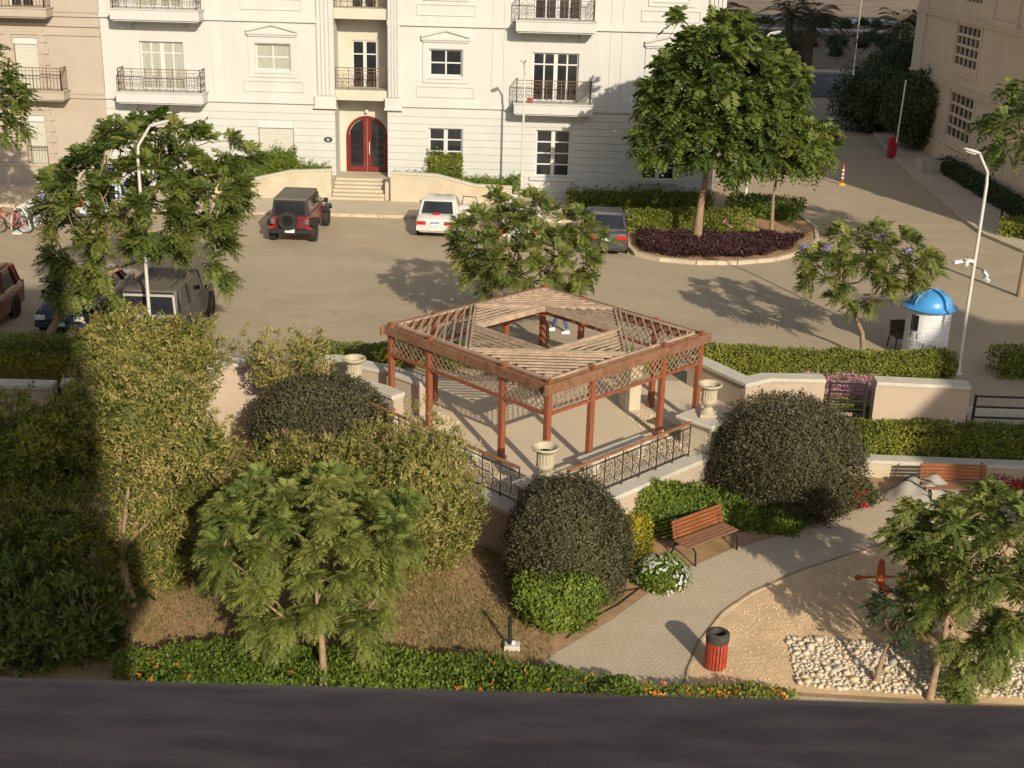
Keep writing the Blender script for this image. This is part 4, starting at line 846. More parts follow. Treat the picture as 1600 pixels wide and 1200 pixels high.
def wheel(par, x, y, r=.31, w_=.2, rim='rim', face=1):
    t = MB().lathe([(r*.62, -w_/2), (r*.94, -w_/2), (r, -w_/2+.03), (r, w_/2-.03), (r*.94, w_/2), (r*.62, w_/2), (r*.62, -w_/2)], 22, (x, y, r), 'x').build('wheel', 'tyre', par, local=True, smooth=50)
    R = MB().lathe([(0, w_*.28), (r*.18, w_*.3), (r*.2, w_*.2), (r*.6, w_*.34), (r*.64, w_*.45), (r*.64, -w_*.4), (0, -w_*.4)], 18, (0, 0, 0), 'x'); R.v = [(x+p[0]*face, y+p[1], r+p[2]) for p in R.v]; R.build('rim', rim, t, local=True, smooth=40)
    return t
def nplate(par, x, y, z, w_=.36, h=.17, face=-1):
    p = MB().box(x-w_/2, x+w_/2, y, y+.012, z, z+h).build('number_plate', 'plate_white', par, local=True); yy = (y-.003, y-.001) if face < 0 else (y+.013, y+.015)
    MB().box(x-w_/2, x+w_/2, yy[0], yy[1], z+h*.68, z+h).build('plate_band', 'plate_blue', p, local=True)
def car(name, label, loc, rz, m, L=4.5, W=1.75, H=1.42, belt=.93, cab=(.55, 1.35, 1.2, 2.1), hood=.93, nose=.70, tail=.97, roofm=None, rr=.31, tl='wide', group='cars in the parking lot', lights=True, tw=.74, cat='car', gl='glass_dark'):
    """cab = distances of cabin foot from rear, from front, and of roof edge from rear, from front"""
    t = thing(name, label, cat, loc, rz, group); hl = L/2; hw = W/2
    def ring(y, zb, zt, k):
        w2 = hw*k; zm = (zb+zt)*.52
        half = [(w2*.80, zb), (w2*.97, zb+.12), (w2, zm), (w2*.97, zt-.10), (w2*.90, zt-.02), (w2*.70, zt+.012)]
        return [(x, y, z) for x, z in half]+[(-x, y, z) for x, z in reversed(half)]
    st = [(-hl, .42, tail-.22, .86), (-hl+.04, .30, tail-.08, .93), (-hl+.16, .24, tail, .97), (-hl+cab[0], .2, tail+.01, 1), (-.2*hl, .2, belt+.02, 1), (hl-cab[1], .2, hood+.02, 1), (hl-.75, .2, hood-.05, .98), (hl-.22, .22, nose+.06, .94), (hl-.05, .28, nose-.06, .88), (hl, .36, nose-.18, .80)]
    MB().loft([ring(*s) for s in st]).build('body', m, t, local=True, smooth=38)
    a, b, c, d = -hl+cab[0], hl-cab[1], -hl+cab[2], hl-cab[3]; wb, wt = hw*.90, hw*tw; zb = belt-.03
    zt = H-.03
    def rr_(y0, y1, w2, z): k = .10; return [(-w2, y0+k, z), (-w2+k, y0, z), (w2-k, y0, z), (w2, y0+k, z), (w2, y1-k, z), (w2-k, y1, z), (-w2+k, y1, z), (-w2, y1-k, z)]
    MB().loft([rr_(a, b, wb, zb), rr_(c+(a-c)*.06, d+(b-d)*.06, wt+(wb-wt)*.06, zt)]).build('windows', gl, t, local=True, smooth=30)
    rf = MB().loft([rr_(c-.05, d+.05, wt+.035, zt-.015), rr_(c-.02, d+.02, wt+.015, H), rr_(c+.12, d-.12, wt-.1, H+.03)]).build('roof', roofm or m, t, local=True, smooth=40)
    for sx in (-1, 1):
        mid_ = (a+b)/2-.05
        for ar_ in (((sx*(wb-.035), a+.04, zb), (sx*wt, c+.02, zt), .09, .05), ((sx*(wb-.035), b-.04, zb), (sx*wt, d-.02, zt), .06, .05), ((sx*(wb+.012), mid_, zb), (sx*(wt+.022), (c+d)/2-.05, zt), .09, .02, (0, 1, 0)), ((sx*(wb+.005), a+.45, zb), (sx*(wt+.02), c+.28, zt), .12, .02, (0, 1, 0))):
            MB().bar(*ar_).build('pillar', m, t, local=True)
    for sx in (-1, 1):
        for y in (-hl+.85+.02*L, hl-.82):
            MB().lathe([(.02, 0), (rr+.065, 0), (rr+.065, .012), (.02, .012)], 22, (sx*(hw-.004)-.006, y, rr), 'x').build('wheel_arch', 'black_plastic', t, local=True)
            wheel(t, sx*(hw-.09), y, rr, .21, face=sx)
        if lights:
            if tl == 'wide': MB().bevbox(min(sx*hw*.45, sx*hw*.9), max(sx*hw*.45, sx*hw*.9), -hl-.018, -hl+.06, tail-.30, tail-.15, .01).build('tail_light', 'lamp_red', t, local=True)
            else: MB().bevbox(min(sx*hw*.74, sx*hw*.965), max(sx*hw*.74, sx*hw*.965), -hl-.012, -hl+.12, tail-.34, tail-.02, .01).build('tail_light', 'lamp_red', t, local=True)
            MB().bevbox(min(sx*hw*.5, sx*hw*.84), max(sx*hw*.5, sx*hw*.84), hl-.10, hl+.012, nose-.17, nose-.03, .01).build('headlight', 'lamp_clear', t, local=True)
        MB().bevbox(min(sx*hw*.98, sx*(hw+.17)), max(sx*hw*.98, sx*(hw+.17)), b-.22, b-.12, belt+.0, belt+.13, .02).build('mirror', m if name != 'hatchback_car' else 'black_plastic', t, local=True)
    MB().bevbox(-hw*.92, hw*.92, -hl-.045, -hl+.05, .36, .52, .02).build('rear_bumper', m, t, local=True); MB().bevbox(-hw*.86, hw*.86, hl-.05, hl+.04, .30, .46, .02).build('front_bumper', m, t, local=True)
    nplate(t, 0, -hl-.05, tail-.34 if tl == 'wide' else .58); nplate(t, 0, hl+.03, .36, face=1)
    return t
# old white saloon, front right door standing open
p = G(684, 374); WS = car('saloon_car', 'old white saloon car with its right front door open, rear to the viewer', (p.x, p.y+2.1, 0), rad(-3), 'paint_white', 4.35, 1.66, 1.40, .90, (.72, 1.30, 1.12, 1.95), .88, .74, .90)
dd = MB().box(.0, .05, -.95, 0, .28, .88); dd.v = [(.80+(-p_[1])*.78+p_[0]*.62, .62+p_[1]*.62*.6+p_[0]*.3, p_[2]) for p_ in dd.v]; dr_ = dd.build('open_door', 'paint_white', WS, local=True)
fr = MB(); q0, q1 = Vector((.83, .62, .88)), Vector((1.57, .27, .88)); fr.tube([q0, q0+Vector((.06, -.1, .40)), q1+Vector((-.12, 0, .42)), q1], .02, 5); fr.build('door_frame', 'black_plastic', dr_, local=True)
MB().box(-.12, .12, -1.75, -1.55, .92, 1.0).build('red_box', 'lamp_red', WS, local=True)
p = G(948, 402); car('saloon_car', 'dark grey saloon car parked beside the purple planting bed', (p.x, p.y+2.25, 0), rad(-1.5), 'paint_grey', 4.6, 1.78, 1.46, .97, (.65, 1.15, 1.25, 2.0), .95, .72, 1.02)
p = G(815, 392); car('saloon_car', 'white saloon car half hidden behind the tree at the gazebo', (p.x, p.y+2.2, 0), rad(-2), 'paint_white', 4.5, 1.74, 1.45, .95, (.6, 1.2, 1.2, 2.0), .93, .72, 1.0)
p = G(157, 348); car('hatchback_car', 'pale blue car behind the feathery tree on the left', (p.x, p.y+2.0, 0), rad(-2), 'paint_pale_blue', 3.9, 1.68, 1.48, .95, (.22, 1.0, .6, 1.8), .95, .72, .96, tl='high')
p = G(82, 528); car('saloon_car', 'dark navy saloon car facing the hedge at the left', (p.x+.35, p.y+2.35, 0), rad(180-3), 'paint_navy', 4.55, 1.78, 1.45, .96, (.65, 1.2, 1.2, 2.0), .95, .70, 1.0)
p = G(28, 495); car('estate_car', 'dark red car cut off by the left edge', (p.x-.86, p.y-1.35, 0), rad(180+2), 'paint_maroon', 4.5, 1.82, 1.66, 1.02, (.10, 1.05, .42, 1.75), 1.0, .82, 1.02, rr=.34, tl='high', tw=.78)
p = F(234, 470, 36.4); SV = car('off_road_car', 'dusty dark four wheel drive with pale tailgate frame behind the olive bush', (p.x, 36.35+2.25, 0), rad(-1), 'paint_dusty', 4.55, 1.84, 1.80, 1.08, (.06, 1.35, .22, 1.78), 1.06, .9, 1.10, roofm='dusty_top', rr=.38, tl='high', tw=.83)
tg = MB(); y = -2.26
tg.bar((-.74, y+.08, 1.68), (.74, y+.08, 1.68), .05, .07).bar((-.78, y+.02, 1.05), (-.72, y+.10, 1.68), .06, .05).bar((.78, y+.02, 1.05), (.72, y+.10, 1.68), .06, .05).bar((-.74, y+.0, 1.06), (.74, y+.0, 1.06), .05, .08); tg.build('tailgate_frame', mat('frame_silver', (.36, .35, .33), .5, .1, 3), SV, local=True)
for sx in (-1, 1): MB().tube([(sx*.60, -1.85, 1.86), (sx*.60, .35, 1.86)], .022, 5).build('roof_rail', 'black_plastic', SV, local=True)
# the boxy red four-wheel drive
p = G(458, 381); JP = thing('off_road_car', 'boxy red off-road car with black hard top and spare wheel on its back', 'car', (p.x-.02, p.y+1.9, 0), rad(-2), 'cars in the parking lot')
MB().loft([[(-.74, -1.92, z), (.74, -1.92, z), (.76, 1.0, z), (-.76, 1.0, z)] for z in (.52, .62, 1.08, 1.12)]).build('body', 'paint_red', JP, local=True, bevel=.04)
MB().loft([[(-.72, .98, z), (.72, .98, z), (.58, 2.0, z-(.0 if z < .8 else .04)), (-.58, 2.0, z-(.0 if z < .8 else .04))] for z in (.6, 1.10, 1.14)]).build('hood', 'paint_red', JP, local=True, bevel=.04)
ht = MB().loft([[(-.74, -1.91, 1.125), (.74, -1.91, 1.125), (.74, .72, 1.125), (-.74, .72, 1.125)], [(-.66, -1.82, 1.74), (.66, -1.82, 1.74), (.66, .42, 1.74), (-.66, .42, 1.74)]]); ht.build('hard_top', 'black_plastic', JP, local=True, bevel=.03)
MB().loft([[(-.68, -1.84, 1.73), (.68, -1.84, 1.73), (.68, .46, 1.73), (-.68, .46, 1.73)], [(-.655, -1.80, 1.81), (.655, -1.80, 1.81), (.655, .40, 1.81), (-.655, .40, 1.81)]]).build('roof', 'dusty_top', JP, local=True, bevel=.03)
MB().add([(-.60, -1.921, 1.19), (.60, -1.921, 1.19), (.555, -1.850, 1.68), (-.555, -1.850, 1.68)], [(0, 1, 2, 3)]).build('rear_window', 'glass_dark', JP, local=True)
for sx in (-1, 1):
    for y0, y1 in ((-1.75, -.75), (-.65, .12), (.2, .6)): MB().add([(sx*.742, y0, 1.2), (sx*.742, y1, 1.2), (sx*.672, y1-.02, 1.66), (sx*.672, y0+.03, 1.66)], [(0, 1, 2, 3)]).build('side_window', 'glass_dark', JP, local=True)
    for y, r_ in ((-1.32, .62), (1.45, .62)):
        MB().bar((sx*.86, y-.48, .72), (sx*.86, y-.32, .88), .24, .05).bar((sx*.86, y-.32, .88), (sx*.86, y+.32, .88), .24, .05).bar((sx*.86, y+.32, .88), (sx*.86, y+.50, .66), .24, .05).build('fender_flare', 'black_plastic', JP, local=True)
        wheel(JP, sx*.80, y, .40, .26, 'black_plastic', sx)
    MB().bevbox(min(sx*.60, sx*.76), max(sx*.60, sx*.76), -1.99, -1.92, .80, 1.02, .015).build('tail_light', 'lamp_smoke' if 'lamp_smoke' in MATS else mat('lamp_smoke', (.16, .10, .09), .3), JP, local=True); MB().bevbox(min(sx*.66, sx*.84), max(sx*.66, sx*.84), -2.02, -1.95, .60, .72, .015).build('reflector', 'lamp_red', JP, local=True)
    MB().bar((sx*.76, .62, 1.2), (sx*.90, .60, 1.25), .04, .04).bevbox(min(sx*.88, sx*1.06), max(sx*.88, sx*1.06), .55, .63, 1.18, 1.38, .02).build('mirror', 'black_plastic', JP, local=True)
MB().bevbox(-.84, .84, -2.12, -1.94, .44, .64, .04).build('rear_bumper', 'black_plastic', JP, local=True); MB().bevbox(-.84, .84, 1.98, 2.15, .46, .64, .04).build('front_bumper', 'black_plastic', JP, local=True)
sp = MB().lathe([(.22, -.11), (.36, -.11), (.385, -.07), (.385, .07), (.36, .11), (.22, .11), (.22, -.11)], 26, (-.06, -2.09, .98), 'y').build('spare_wheel', 'tyre', JP, local=True, smooth=50); MB().lathe([(0, -.06), (.1, -.06), (.12, -.02), (.23, -.05), (.23, .05), (0, .05)], 20, (-.06, -2.09, .98), 'y').build('rim', 'black_plastic', sp, local=True)
MB().box(-.13, .07, -1.945, -1.93, 1.14, 1.18).build('brake_light', 'lamp_red', JP, local=True); nplate(JP, .02, -2.14, .50, .38, .19)
# ------------------------------------------------------------ bicycles and rack
def bicycle(label, loc, rz, m, lean=0.):
    t = thing('bicycle', label, 'bicycle', loc, rz, 'bicycles in the rack')
    for y in (-.52, .54):
        w_ = MB(); w_.tube([(0, y+.33*math.cos(a), .34+.33*math.sin(a)) for a in np.linspace(0, 2*math.pi, 25)], .024, 6, cap=False); wo = w_.build('wheel', 'tyre', t, local=True, smooth=60)
        s_ = MB()
        for k in range(8): a = k*math.pi/4; s_.bar((0, y, .34), (0, y+.31*math.cos(a), .34+.31*math.sin(a)), .006, .006, up=(1, 0, 0))
        s_.build('spokes', 'rim', wo, local=True)
    f = MB()
    for a, b in (((-.52, .34), (-.05, .30)), ((-.52, .34), (-.2, .80)), ((-.05, .30), (-.2, .86)), ((-.05, .30), (.38, .78)), ((-.19, .78), (.36, .86)), ((.40, .72), (.54, .34)), ((.40, .72), (.34, .98))): f.tube([(0, *a), (0, *b)], .022, 6)
    f.build('frame', m, t, local=True); MB().tube([(-.30, .28, .96), (-.1, .36, 1.0), (.1, .36, 1.0), (.30, .28, .96)], .014, 5).build('handlebar', 'black_plastic', t, local=True)
    MB().loft([[(-.05, -.34, .86), (.05, -.34, .86), (.05, -.34, .91), (-.05, -.34, .91)], [(-.07, -.28, .86), (.07, -.28, .86), (.07, -.28, .92), (-.07, -.28, .92)], [(-.02, -.06, .87), (.02, -.06, .87), (.02, -.06, .90), (-.02, -.06, .90)]]).build('saddle', 'black_plastic', t, local=True)
    MB().lathe([(.0, -.02), (.09, -.02), (.09, .02), (0, .02)], 14, (.04, -.05, .30), 'x').build('crank', 'iron_black', t, local=True)
    return t
mat('bike_red', (.30, .03, .03), .35, .1, 4); mat('bike_grey', (.35, .35, .36), .35, .1, 4); mat('bike_dark', (.06, .06, .07), .35, .1, 4)
p = G(24, 364)
for i, (dx, dy, mm, lab) in enumerate(((0, 0, 'bike_red', 'nearest bicycle in the rack, with red and white frame'), (.35, .62, 'bike_dark', 'second bicycle in the rack, dark framed'), (.55, 1.3, 'bike_grey', 'third bicycle in the rack, grey framed'), (.95, 2.1, 'bike_dark', 'farthest bicycle in the rack, beside the tree leaves'))): bicycle(lab, (p.x+dx-.1, p.y+dy, 0), rad(90+4*i), mm)
rk = thing('bicycle_rack', 'white looped bicycle rack at the left edge', 'bicycle rack', (p.x+.1, p.y+1.2, 0))
MB().box(p.x-.05, p.x+.3, p.y-.2, p.y+2.9, .0, .05).build('base_rail', 'metal_white', rk)
for i in range(5):
    yy = p.y+.3+i*.58; MB().tube([(p.x+.12+.38*math.cos(a), yy, .05+(.95*math.sin(a) if math.sin(a) > 0 else 0)) for a in np.linspace(0, math.pi, 13)], .022, 6).build('loop', 'metal_white', rk)
# ------------------------------------------------------------ lamp posts
def lamp(label, base, h, arm, headlen=.55, group='street lamps'):
    t = thing('street_lamp', label, 'lamp post', base, 0, group); ax, ay = arm
    MB().tube([(0, 0, 0), (0, 0, .3), (0, 0, .31), (0, 0, h-.9), (ax*.08, ay*.08, h-.55), (ax*.9, ay*.9, h)], [.075, .075, .055, .045, .04, .035], 10).build('pole', 'metal_grey', t, local=True, smooth=40)
    a = Vector((ax*.85, ay*.85, h-.02)); b = a+Vector((ax, ay, .12)).normalized()*headlen; d = (b-a).normalized(); s_ = d.cross(Vector((0, 0, 1))).normalized(); u = s_.cross(d); H_ = MB()
    rings = []
    for f, w_, k in ((0, .05, .04), (.25, .11, .06), (.7, .14, .05), (1, .08, .03)):
        c = a.lerp(b, f); rings.append([c+s_*w_*math.cos(q)+u*k*math.sin(q) for q in np.linspace(0, 2*math.pi, 10, endpoint=False)])
    H_.loft(rings); hd = H_.build('lamp_head', 'metal_grey', t, local=True, smooth=50); c = a.lerp(b, .6)-u*.055
    MB().bar(c-d*.16, c+d*.16, .18, .02).build('lens', 'lamp_clear', hd, local=True)
    MB().lathe([(.14, 0), (.14, .03), (.09, .05)], 12).build('base_plate', 'metal_grey', t, local=True)
    return t
b = F(234, 500, 35.3); lamp('slim lamp post in front of the dusty car and feathery tree, left', (b.x, 35.3, 0), F(238, 197, 35.3).z, (.42, .1))
b = G(812, 333); lamp('slim lamp post in front of the white facade, right of the entrance', (b.x+.05, 57.0, .12), F(820, 95, 57).z-.1, (-.05, -.5))
b = G(1496, 584); LR = lamp('lamp post with security cameras beside the guard booth, right', (b.x, b.y, 0), F(1535, 238, b.y).z, (-.42, -.1))
zc = F(1519, 417, b.y).z; A = MB().tube([(0, 0, zc+.02), (-.2, -.05, zc+.18), (-.25, -.05, zc+.30)], .016, 5).tube([(0, 0, zc), (.2, .02, zc-.05), (.34, .02, zc-.12)], .016, 5).tube([(-.22, -.05, zc+.2), (-.5, -.06, zc+.2)], .014, 5); A.build('camera_arm', 'iron_black', LR, local=True)
for c, d in (((-.5, -.06, zc+.16), (-.28, -.12, -.03)), ((-.22, -.05, zc+.12), (-.1, -.25, -.05)), ((-.16, -.05, zc+.2), (.22, -.1, -.02)), ((.36, .02, zc-.2), (.08, -.2, -.12)), ((.42, .02, zc-.36), (.12, -.15, -.1))):
    v = Vector(d); c = Vector(c); MB().bar(c-v*.5, c+v*.5, .085, .085).build('camera', 'metal_white', LR, local=True)
b = F(1187, 62, 62); lamp('lamp post beyond the large tree, only its head showing', (b.x, 62, 0), F(1205, 52, 62).z, (.5, 0))
# ------------------------------------------------------------ guard booth and chair
bc = G(1452, 569); bx, by = bc.x, bc.y+.66; hz = F(1455, 479, by).z; rb = .66
GB = thing('guard_booth', 'round white guard booth with blue domed roof', 'booth', (bx, by, 0))
prof = [(rb, 0)]
for k in range(5): z = hz*(k+1)/6; prof += [(rb, z-.03), (rb-.025, z-.012), (rb-.025, z+.012), (rb, z+.03)]
prof += [(rb, hz)]; MB().lathe(prof, 40).build('shell', 'booth_white', GB, local=True, smooth=35)
dm = MB(); n = 32; zt_ = F(1457, 455, by).z-hz
dm.lathe([(rb-.02, hz-.02), (rb+.13, hz-.03), (rb+.16, hz+.02), (rb+.02, hz+.09)]+[(rb*.98*math.cos(a), hz+.10+(zt_-.06)*math.sin(a)) for a in np.linspace(.05, math.pi/2, 9)][:-1]+[(.001, hz+.04+zt_)], n); dmo = dm.build('dome', 'booth_blue', GB, local=True, smooth=40)
for k in range(4):
    a0 = k*math.pi/2+.5; MB().tube([(rb*.99*math.cos(a)*math.cos(a0), rb*.99*math.cos(a)*math.sin(a0), hz+.10+(zt_-.05)*math.sin(a)) for a in np.linspace(.05, math.pi/2, 9)], .022, 5).build('dome_rib', 'booth_blue', dmo, local=True)
def arcpanel(a0, a1, r_, z0, z1, n=8, th=.012):
    M = MB(); 
    for i in range(n):
        t0, t1 = a0+(a1-a0)*i/n, a0+(a1-a0)*(i+1)/n; vs = []
        for z in (z0, z1):
            for t_ in (t0, t1):
                for q in (r_, r_+th): vs.append((q*math.cos(t_), q*math.sin(t_), z))
        M.add(vs, [(1, 3, 7, 5), (0, 4, 6, 2), (0, 1, 5, 4), (2, 6, 7, 3), (4, 5, 7, 6), (0, 2, 3, 1)])
    return M
wa, wb_ = rad(205), rad(228); arcpanel(wa, wb_, rb+.002, hz*.60, hz*.90).build('window', 'glass_dark', GB, local=True)
arcpanel(rad(196), rad(244), rb-.002, .02, hz*.96).build('door', 'booth_white', GB, local=True)
def arctext(s, ac, r_, z, size, par, m='black_plastic', name='lettering'):
    cu = bpy.data.curves.new(name, 'FONT'); cu.body = s; cu.size = size; cu.align_x = 'CENTER'; o = bpy.data.objects.new(name, cu); COL.objects.link(o)
    bpy.context.view_layer.update(); me = bpy.data.meshes.new_from_object(o.evaluated_get(bpy.context.evaluated_depsgraph_get())); bpy.data.objects.remove(o)
    for v in me.vertices: a = ac+v.co.x/r_; h = v.co.y; v.co = (r_*math.cos(a), r_*math.sin(a), z+h)
    me.materials.append(MATS[m]); o = bpy.data.objects.new(name, me); COL.objects.link(o); o.parent = par; return o
arctext('ET', rad(221), rb+.012, hz*.45, .34, GB); arctext('C TN', rad(230), rb+.012, hz*.315, .20, GB)
p = G(1400, 546); mat('chair_weave', (.075, .06, .05), .7, .2, 30); CH_ = thing('chair', 'dark woven armchair beside the guard booth', 'chair', (p.x+.12, p.y+.1, 0), rad(12))
MB().bevbox(-.27, .27, -.25, .25, .40, .45, .02).build('seat', 'chair_weave', CH_, local=True); MB().bar((0, .25, .44), (0, .31, .86), .5, .04, up=(0, 1, 0)).build('backrest', 'chair_weave', CH_, local=True)
for sx in (-1, 1):
    for sy in (-1, 1): MB().bar((sx*.25, sy*.23, .42), (sx*.28, sy*.27, 0), .04, .04, up=(0, 1, 0)).build('leg', 'chair_weave', CH_, local=True)
    MB().tube([(sx*.28, -.26, .42), (sx*.29, -.28, .62), (sx*.29, -.15, .66), (sx*.28, .28, .66)], .022, 6).build('armrest', 'chair_weave', CH_, local=True)
# ------------------------------------------------------------ traffic posts, barrier, hydrant, planter
for i, (px, py, lab) in enumerate(((1315, 289, 'orange and white plastic traffic post in front, on yellow base'), (1283, 250, 'orange traffic post behind, just right of the tree leaves'), (1263, 247, 'orange traffic post behind, half covered by the tree leaves'))):
    p = G(px, py); t = thing('traffic_post', lab, 'traffic post', p, 0, 'orange traffic posts'); MB().lathe([(.2, 0), (.2, .04), (.09, .10), (.05, .11)], 12).build('base', mat('post_yellow%d' % i, (.6, .33, .03), .6), t, local=True)
    MB().lathe([(.06, .1), (.06, .92), (.045, .98), (.07, 1.0), (.03, 1.05)], 12).build('tube', 'paint_orange', t, local=True)
    for z in (.32, .52, .72): MB().lathe([(.064, z), (.064, z+.10)], 12).build('band', 'metal_white', t, local=True)
p = G(1392, 246); t = thing('barrier_post', 'dark red barrier cabinet with raised white arm before the shaded trees', 'barrier', p)
MB().bevbox(-.22, .22, -.2, .2, 0, 1.15, .04).build('cabinet', mat('dark_red', (.30, .012, .02), .4), t, local=True); MB().bar((.14, -.26, .9), (.22, -.26, 4.4), .07, .05, up=(0, 1, 0)).build('arm', 'metal_white', t, local=True)
p = G(1457, 270); t = thing('concrete_planter', 'pale concrete planter at the foot of the brown building', 'planter', p, rad(8)); MB().loft([[(-.75, -.4, 0), (.75, -.4, 0), (.75, .4, 0), (-.75, .4, 0)], [(-.9, -.5, .75), (.9, -.5, .75), (.9, .5, .75), (-.9, .5, .75)], [(-.8, -.4, .75), (.8, -.4, .75), (.8, .4, .75), (-.8, .4, .75)], [(-.8, -.4, .6), (.8, -.4, .6), (.8, .4, .6), (-.8, .4, .6)]]).build('tub', 'concrete', t, local=True)
p = F(672, 317, 57.3); t = thing('fire_hydrant', 'small red fire hydrant before the stone wall, behind the white car', 'hydrant', (p.x, 57.3, .12)); MB().lathe([(.12, 0), (.12, .04), (.085, .06), (.085, .38), (.1, .40), (.1, .44), (.07, .50), (.0, .54)], 14).build('barrel', 'lamp_red', t, local=True, smooth=40); MB().tube([(-.15, 0, .3), (.15, 0, .3)], .045, 8).build('outlet', 'lamp_red', t, local=True)
for i, (px, py) in enumerate(((1338, 298), (1239, 347), (1563, 348))):
    p = G(px, py) if i else G(1238, 347)
    if i == 1: continue
    t = thing('garden_bollard', ['small black bollard light at the end of the clipped hedge bed', '', 'small black bollard light by the hedge under the brown building'][i], 'bollard', p); MB().lathe([(.05, 0), (.05, .5), (.06, .52), (.06, .58), (.0, .62)], 10).build('post', 'black_plastic', t, local=True)
p = G(800, 1014, GZ); t = thing('garden_light', 'short black garden light on a pale concrete block', 'garden light', p); MB().bevbox(-.16, .16, -.12, .12, 0, .12, .02).build('block', 'cap_stone', t, local=True); MB().lathe([(.04, .12), (.04, .62), (.045, .64), (.045, .75), (.0, .77)], 10, (-.05, 0, 0)).build('post', 'black_plastic', t, local=True); MB().bevbox(-.01, .06, -.05, .02, .12, .19, .01).build('socket', 'metal_white', t, local=True)
# ------------------------------------------------------------ benches
def bench(label, loc, rz, l=1.55, back=5):
    t = thing('park_bench', label, 'bench', loc, rz, 'wooden park benches')
    for i in range(4): y = -.24+i*.125; MB().bevbox(-l/2, l/2, y, y+.105, .42, .455, .008).build('seat_slat', 'wood_bench' if i > 3 else mat('seat_wood%s%d' % (label[:4], i), (.19, .10, .06), .6, .25, 3, stretch=(1, 6, 6)), t, local=True)
    for i in range(back): z = .50+i*.085; y = .27+i*.022; MB().bar((-l/2, y, z), (l/2, y, z), .03, .072, up=(0, -.25, 1)).build('back_slat', 'wood_bench', t, local=True)
    for sx in (-1, 1):
        x = sx*(l/2-.12)
        MB().tube([(x, -.36, 0), (x, -.33, .34), (x, -.24, .41), (x, .24, .41), (x, .40, .92)], .024, 7).tube([(x, .24, .41), (x, .34, .2), (x, .42, 0)], .024, 7).build('leg_frame', 'iron_black', t, local=True)
    return t
ba, bb = G(1085, 886, GZ), G(1153, 859, GZ); m_ = (ba+bb)/2; an = math.atan2((bb-ba).y, (bb-ba).x); off = Vector((-math.sin(an), math.cos(an), 0))*.36
bench('wooden park bench with dark metal legs beside the white flowers', (m_.x+off.x, m_.y+off.y, GZ), an, 1.62)
p = G(1492, 786, GZ); bench('wooden park bench half hidden by the canvas heap, before the pale planter wall', (p.x, p.y+.1, GZ), rad(1.5), 1.7)
# canvas heap: overlapping bent sheets with dark edges
p = G(1445, 778, GZ); CV = thing('canvas_heap', 'heap of grey and white canvas sheets with dark bound edges before the bench', 'canvas', (p.x, p.y, GZ))
mat('canvas', (.27, .245, .205), .85, .12, 4, .2, 30); mat('canvas_edge', (.03, .027, .022), .8, .3, 6)
def cz(x, y):                                   # rumpled mound
    d = math.sqrt((x/1.05)**2+(y/.62)**2); h = .52*max(0, 1-d**2.2)
    f = math.sin(5.2*x+3.1*y+1.2*math.sin(3*y))*.055+math.sin(9*x-6*y)*.05+math.sin(17*y+6*x)*.03
    return max(.012, h+f*min(1, h*5)+.02)
nu, nv = 46, 30; S = MB()
for i in range(nu):
    for j in range(nv):
        x, y = -1.1+2.2*i/(nu-1), -.68+1.36*j/(nv-1); d = math.sqrt((x/1.1)**2+(y/.66)**2); k = min(1, 1/max(d, 1e-6)*(.97+.05*math.sin(7*math.atan2(y, x)))) if d > 1 else 1
        S.v.append((x*k, y*k, cz(x*k, y*k)))
S.f = [(i*nv+j, (i+1)*nv+j, (i+1)*nv+j+1, i*nv+j+1) for i in range(nu-1) for j in range(nv-1)]
so = S.build('canvas_sheet', 'canvas', CV, local=True, smooth=70)
for k, (x0, y0, x1, y1, bow) in enumerate(((-.95, .10, -.10, -.42, .16), (-.72, .30, .12, -.22, .18), (-.45, .45, .20, .02, .14), (-.25, -.45, .75, -.52, -.05), (.15, -.20, .95, -.30, -.08))):
    pts_ = []
    for i in range(15):
        u = i/14; x, y = x0+(x1-x0)*u, y0+(y1-y0)*u+bow*math.sin(math.pi*u); pts_.append((x, y, cz(x, y)+.008))
    MB().tube(pts_, [.010+.018*math.sin(math.pi*i/14)*(1+.5*math.sin(i*2.1+k)) for i in range(15)], 5).build('bound_edge', 'canvas_edge', so, local=True)
# ------------------------------------------------------------ litter bin
p = G(1117, 1043, GZ); LB = thing('litter_bin', 'round litter bin of red wooden slats with black rim by the path', 'litter bin', p); n = 20
for k in range(n):
    a = 2*math.pi*k/n; s_ = MB().bevbox(-.023, .023, -.012, .012, .05, .60, .006); s_.v = [((.205+q[1])*math.cos(a)-q[0]*math.sin(a), (.205+q[1])*math.sin(a)+q[0]*math.cos(a), q[2]) for q in s_.v]; s_.build('slat', 'paint_orange' if False else 'bin_wood' if 'bin_wood' in MATS else mat('bin_wood', (.33, .055, .028), .5, .25, 6), LB, local=True)
MB().lathe([(.19, .03), (.19, .62), (.225, .62), (.23, .64), (.23, .78), (.20, .80), (.15, .80), (.145, .74), (.15, .3), (0, .28)], 26).build('liner', mat('bin_black', (.05, .045, .04), .7, .3, 9), LB, local=True, smooth=35)
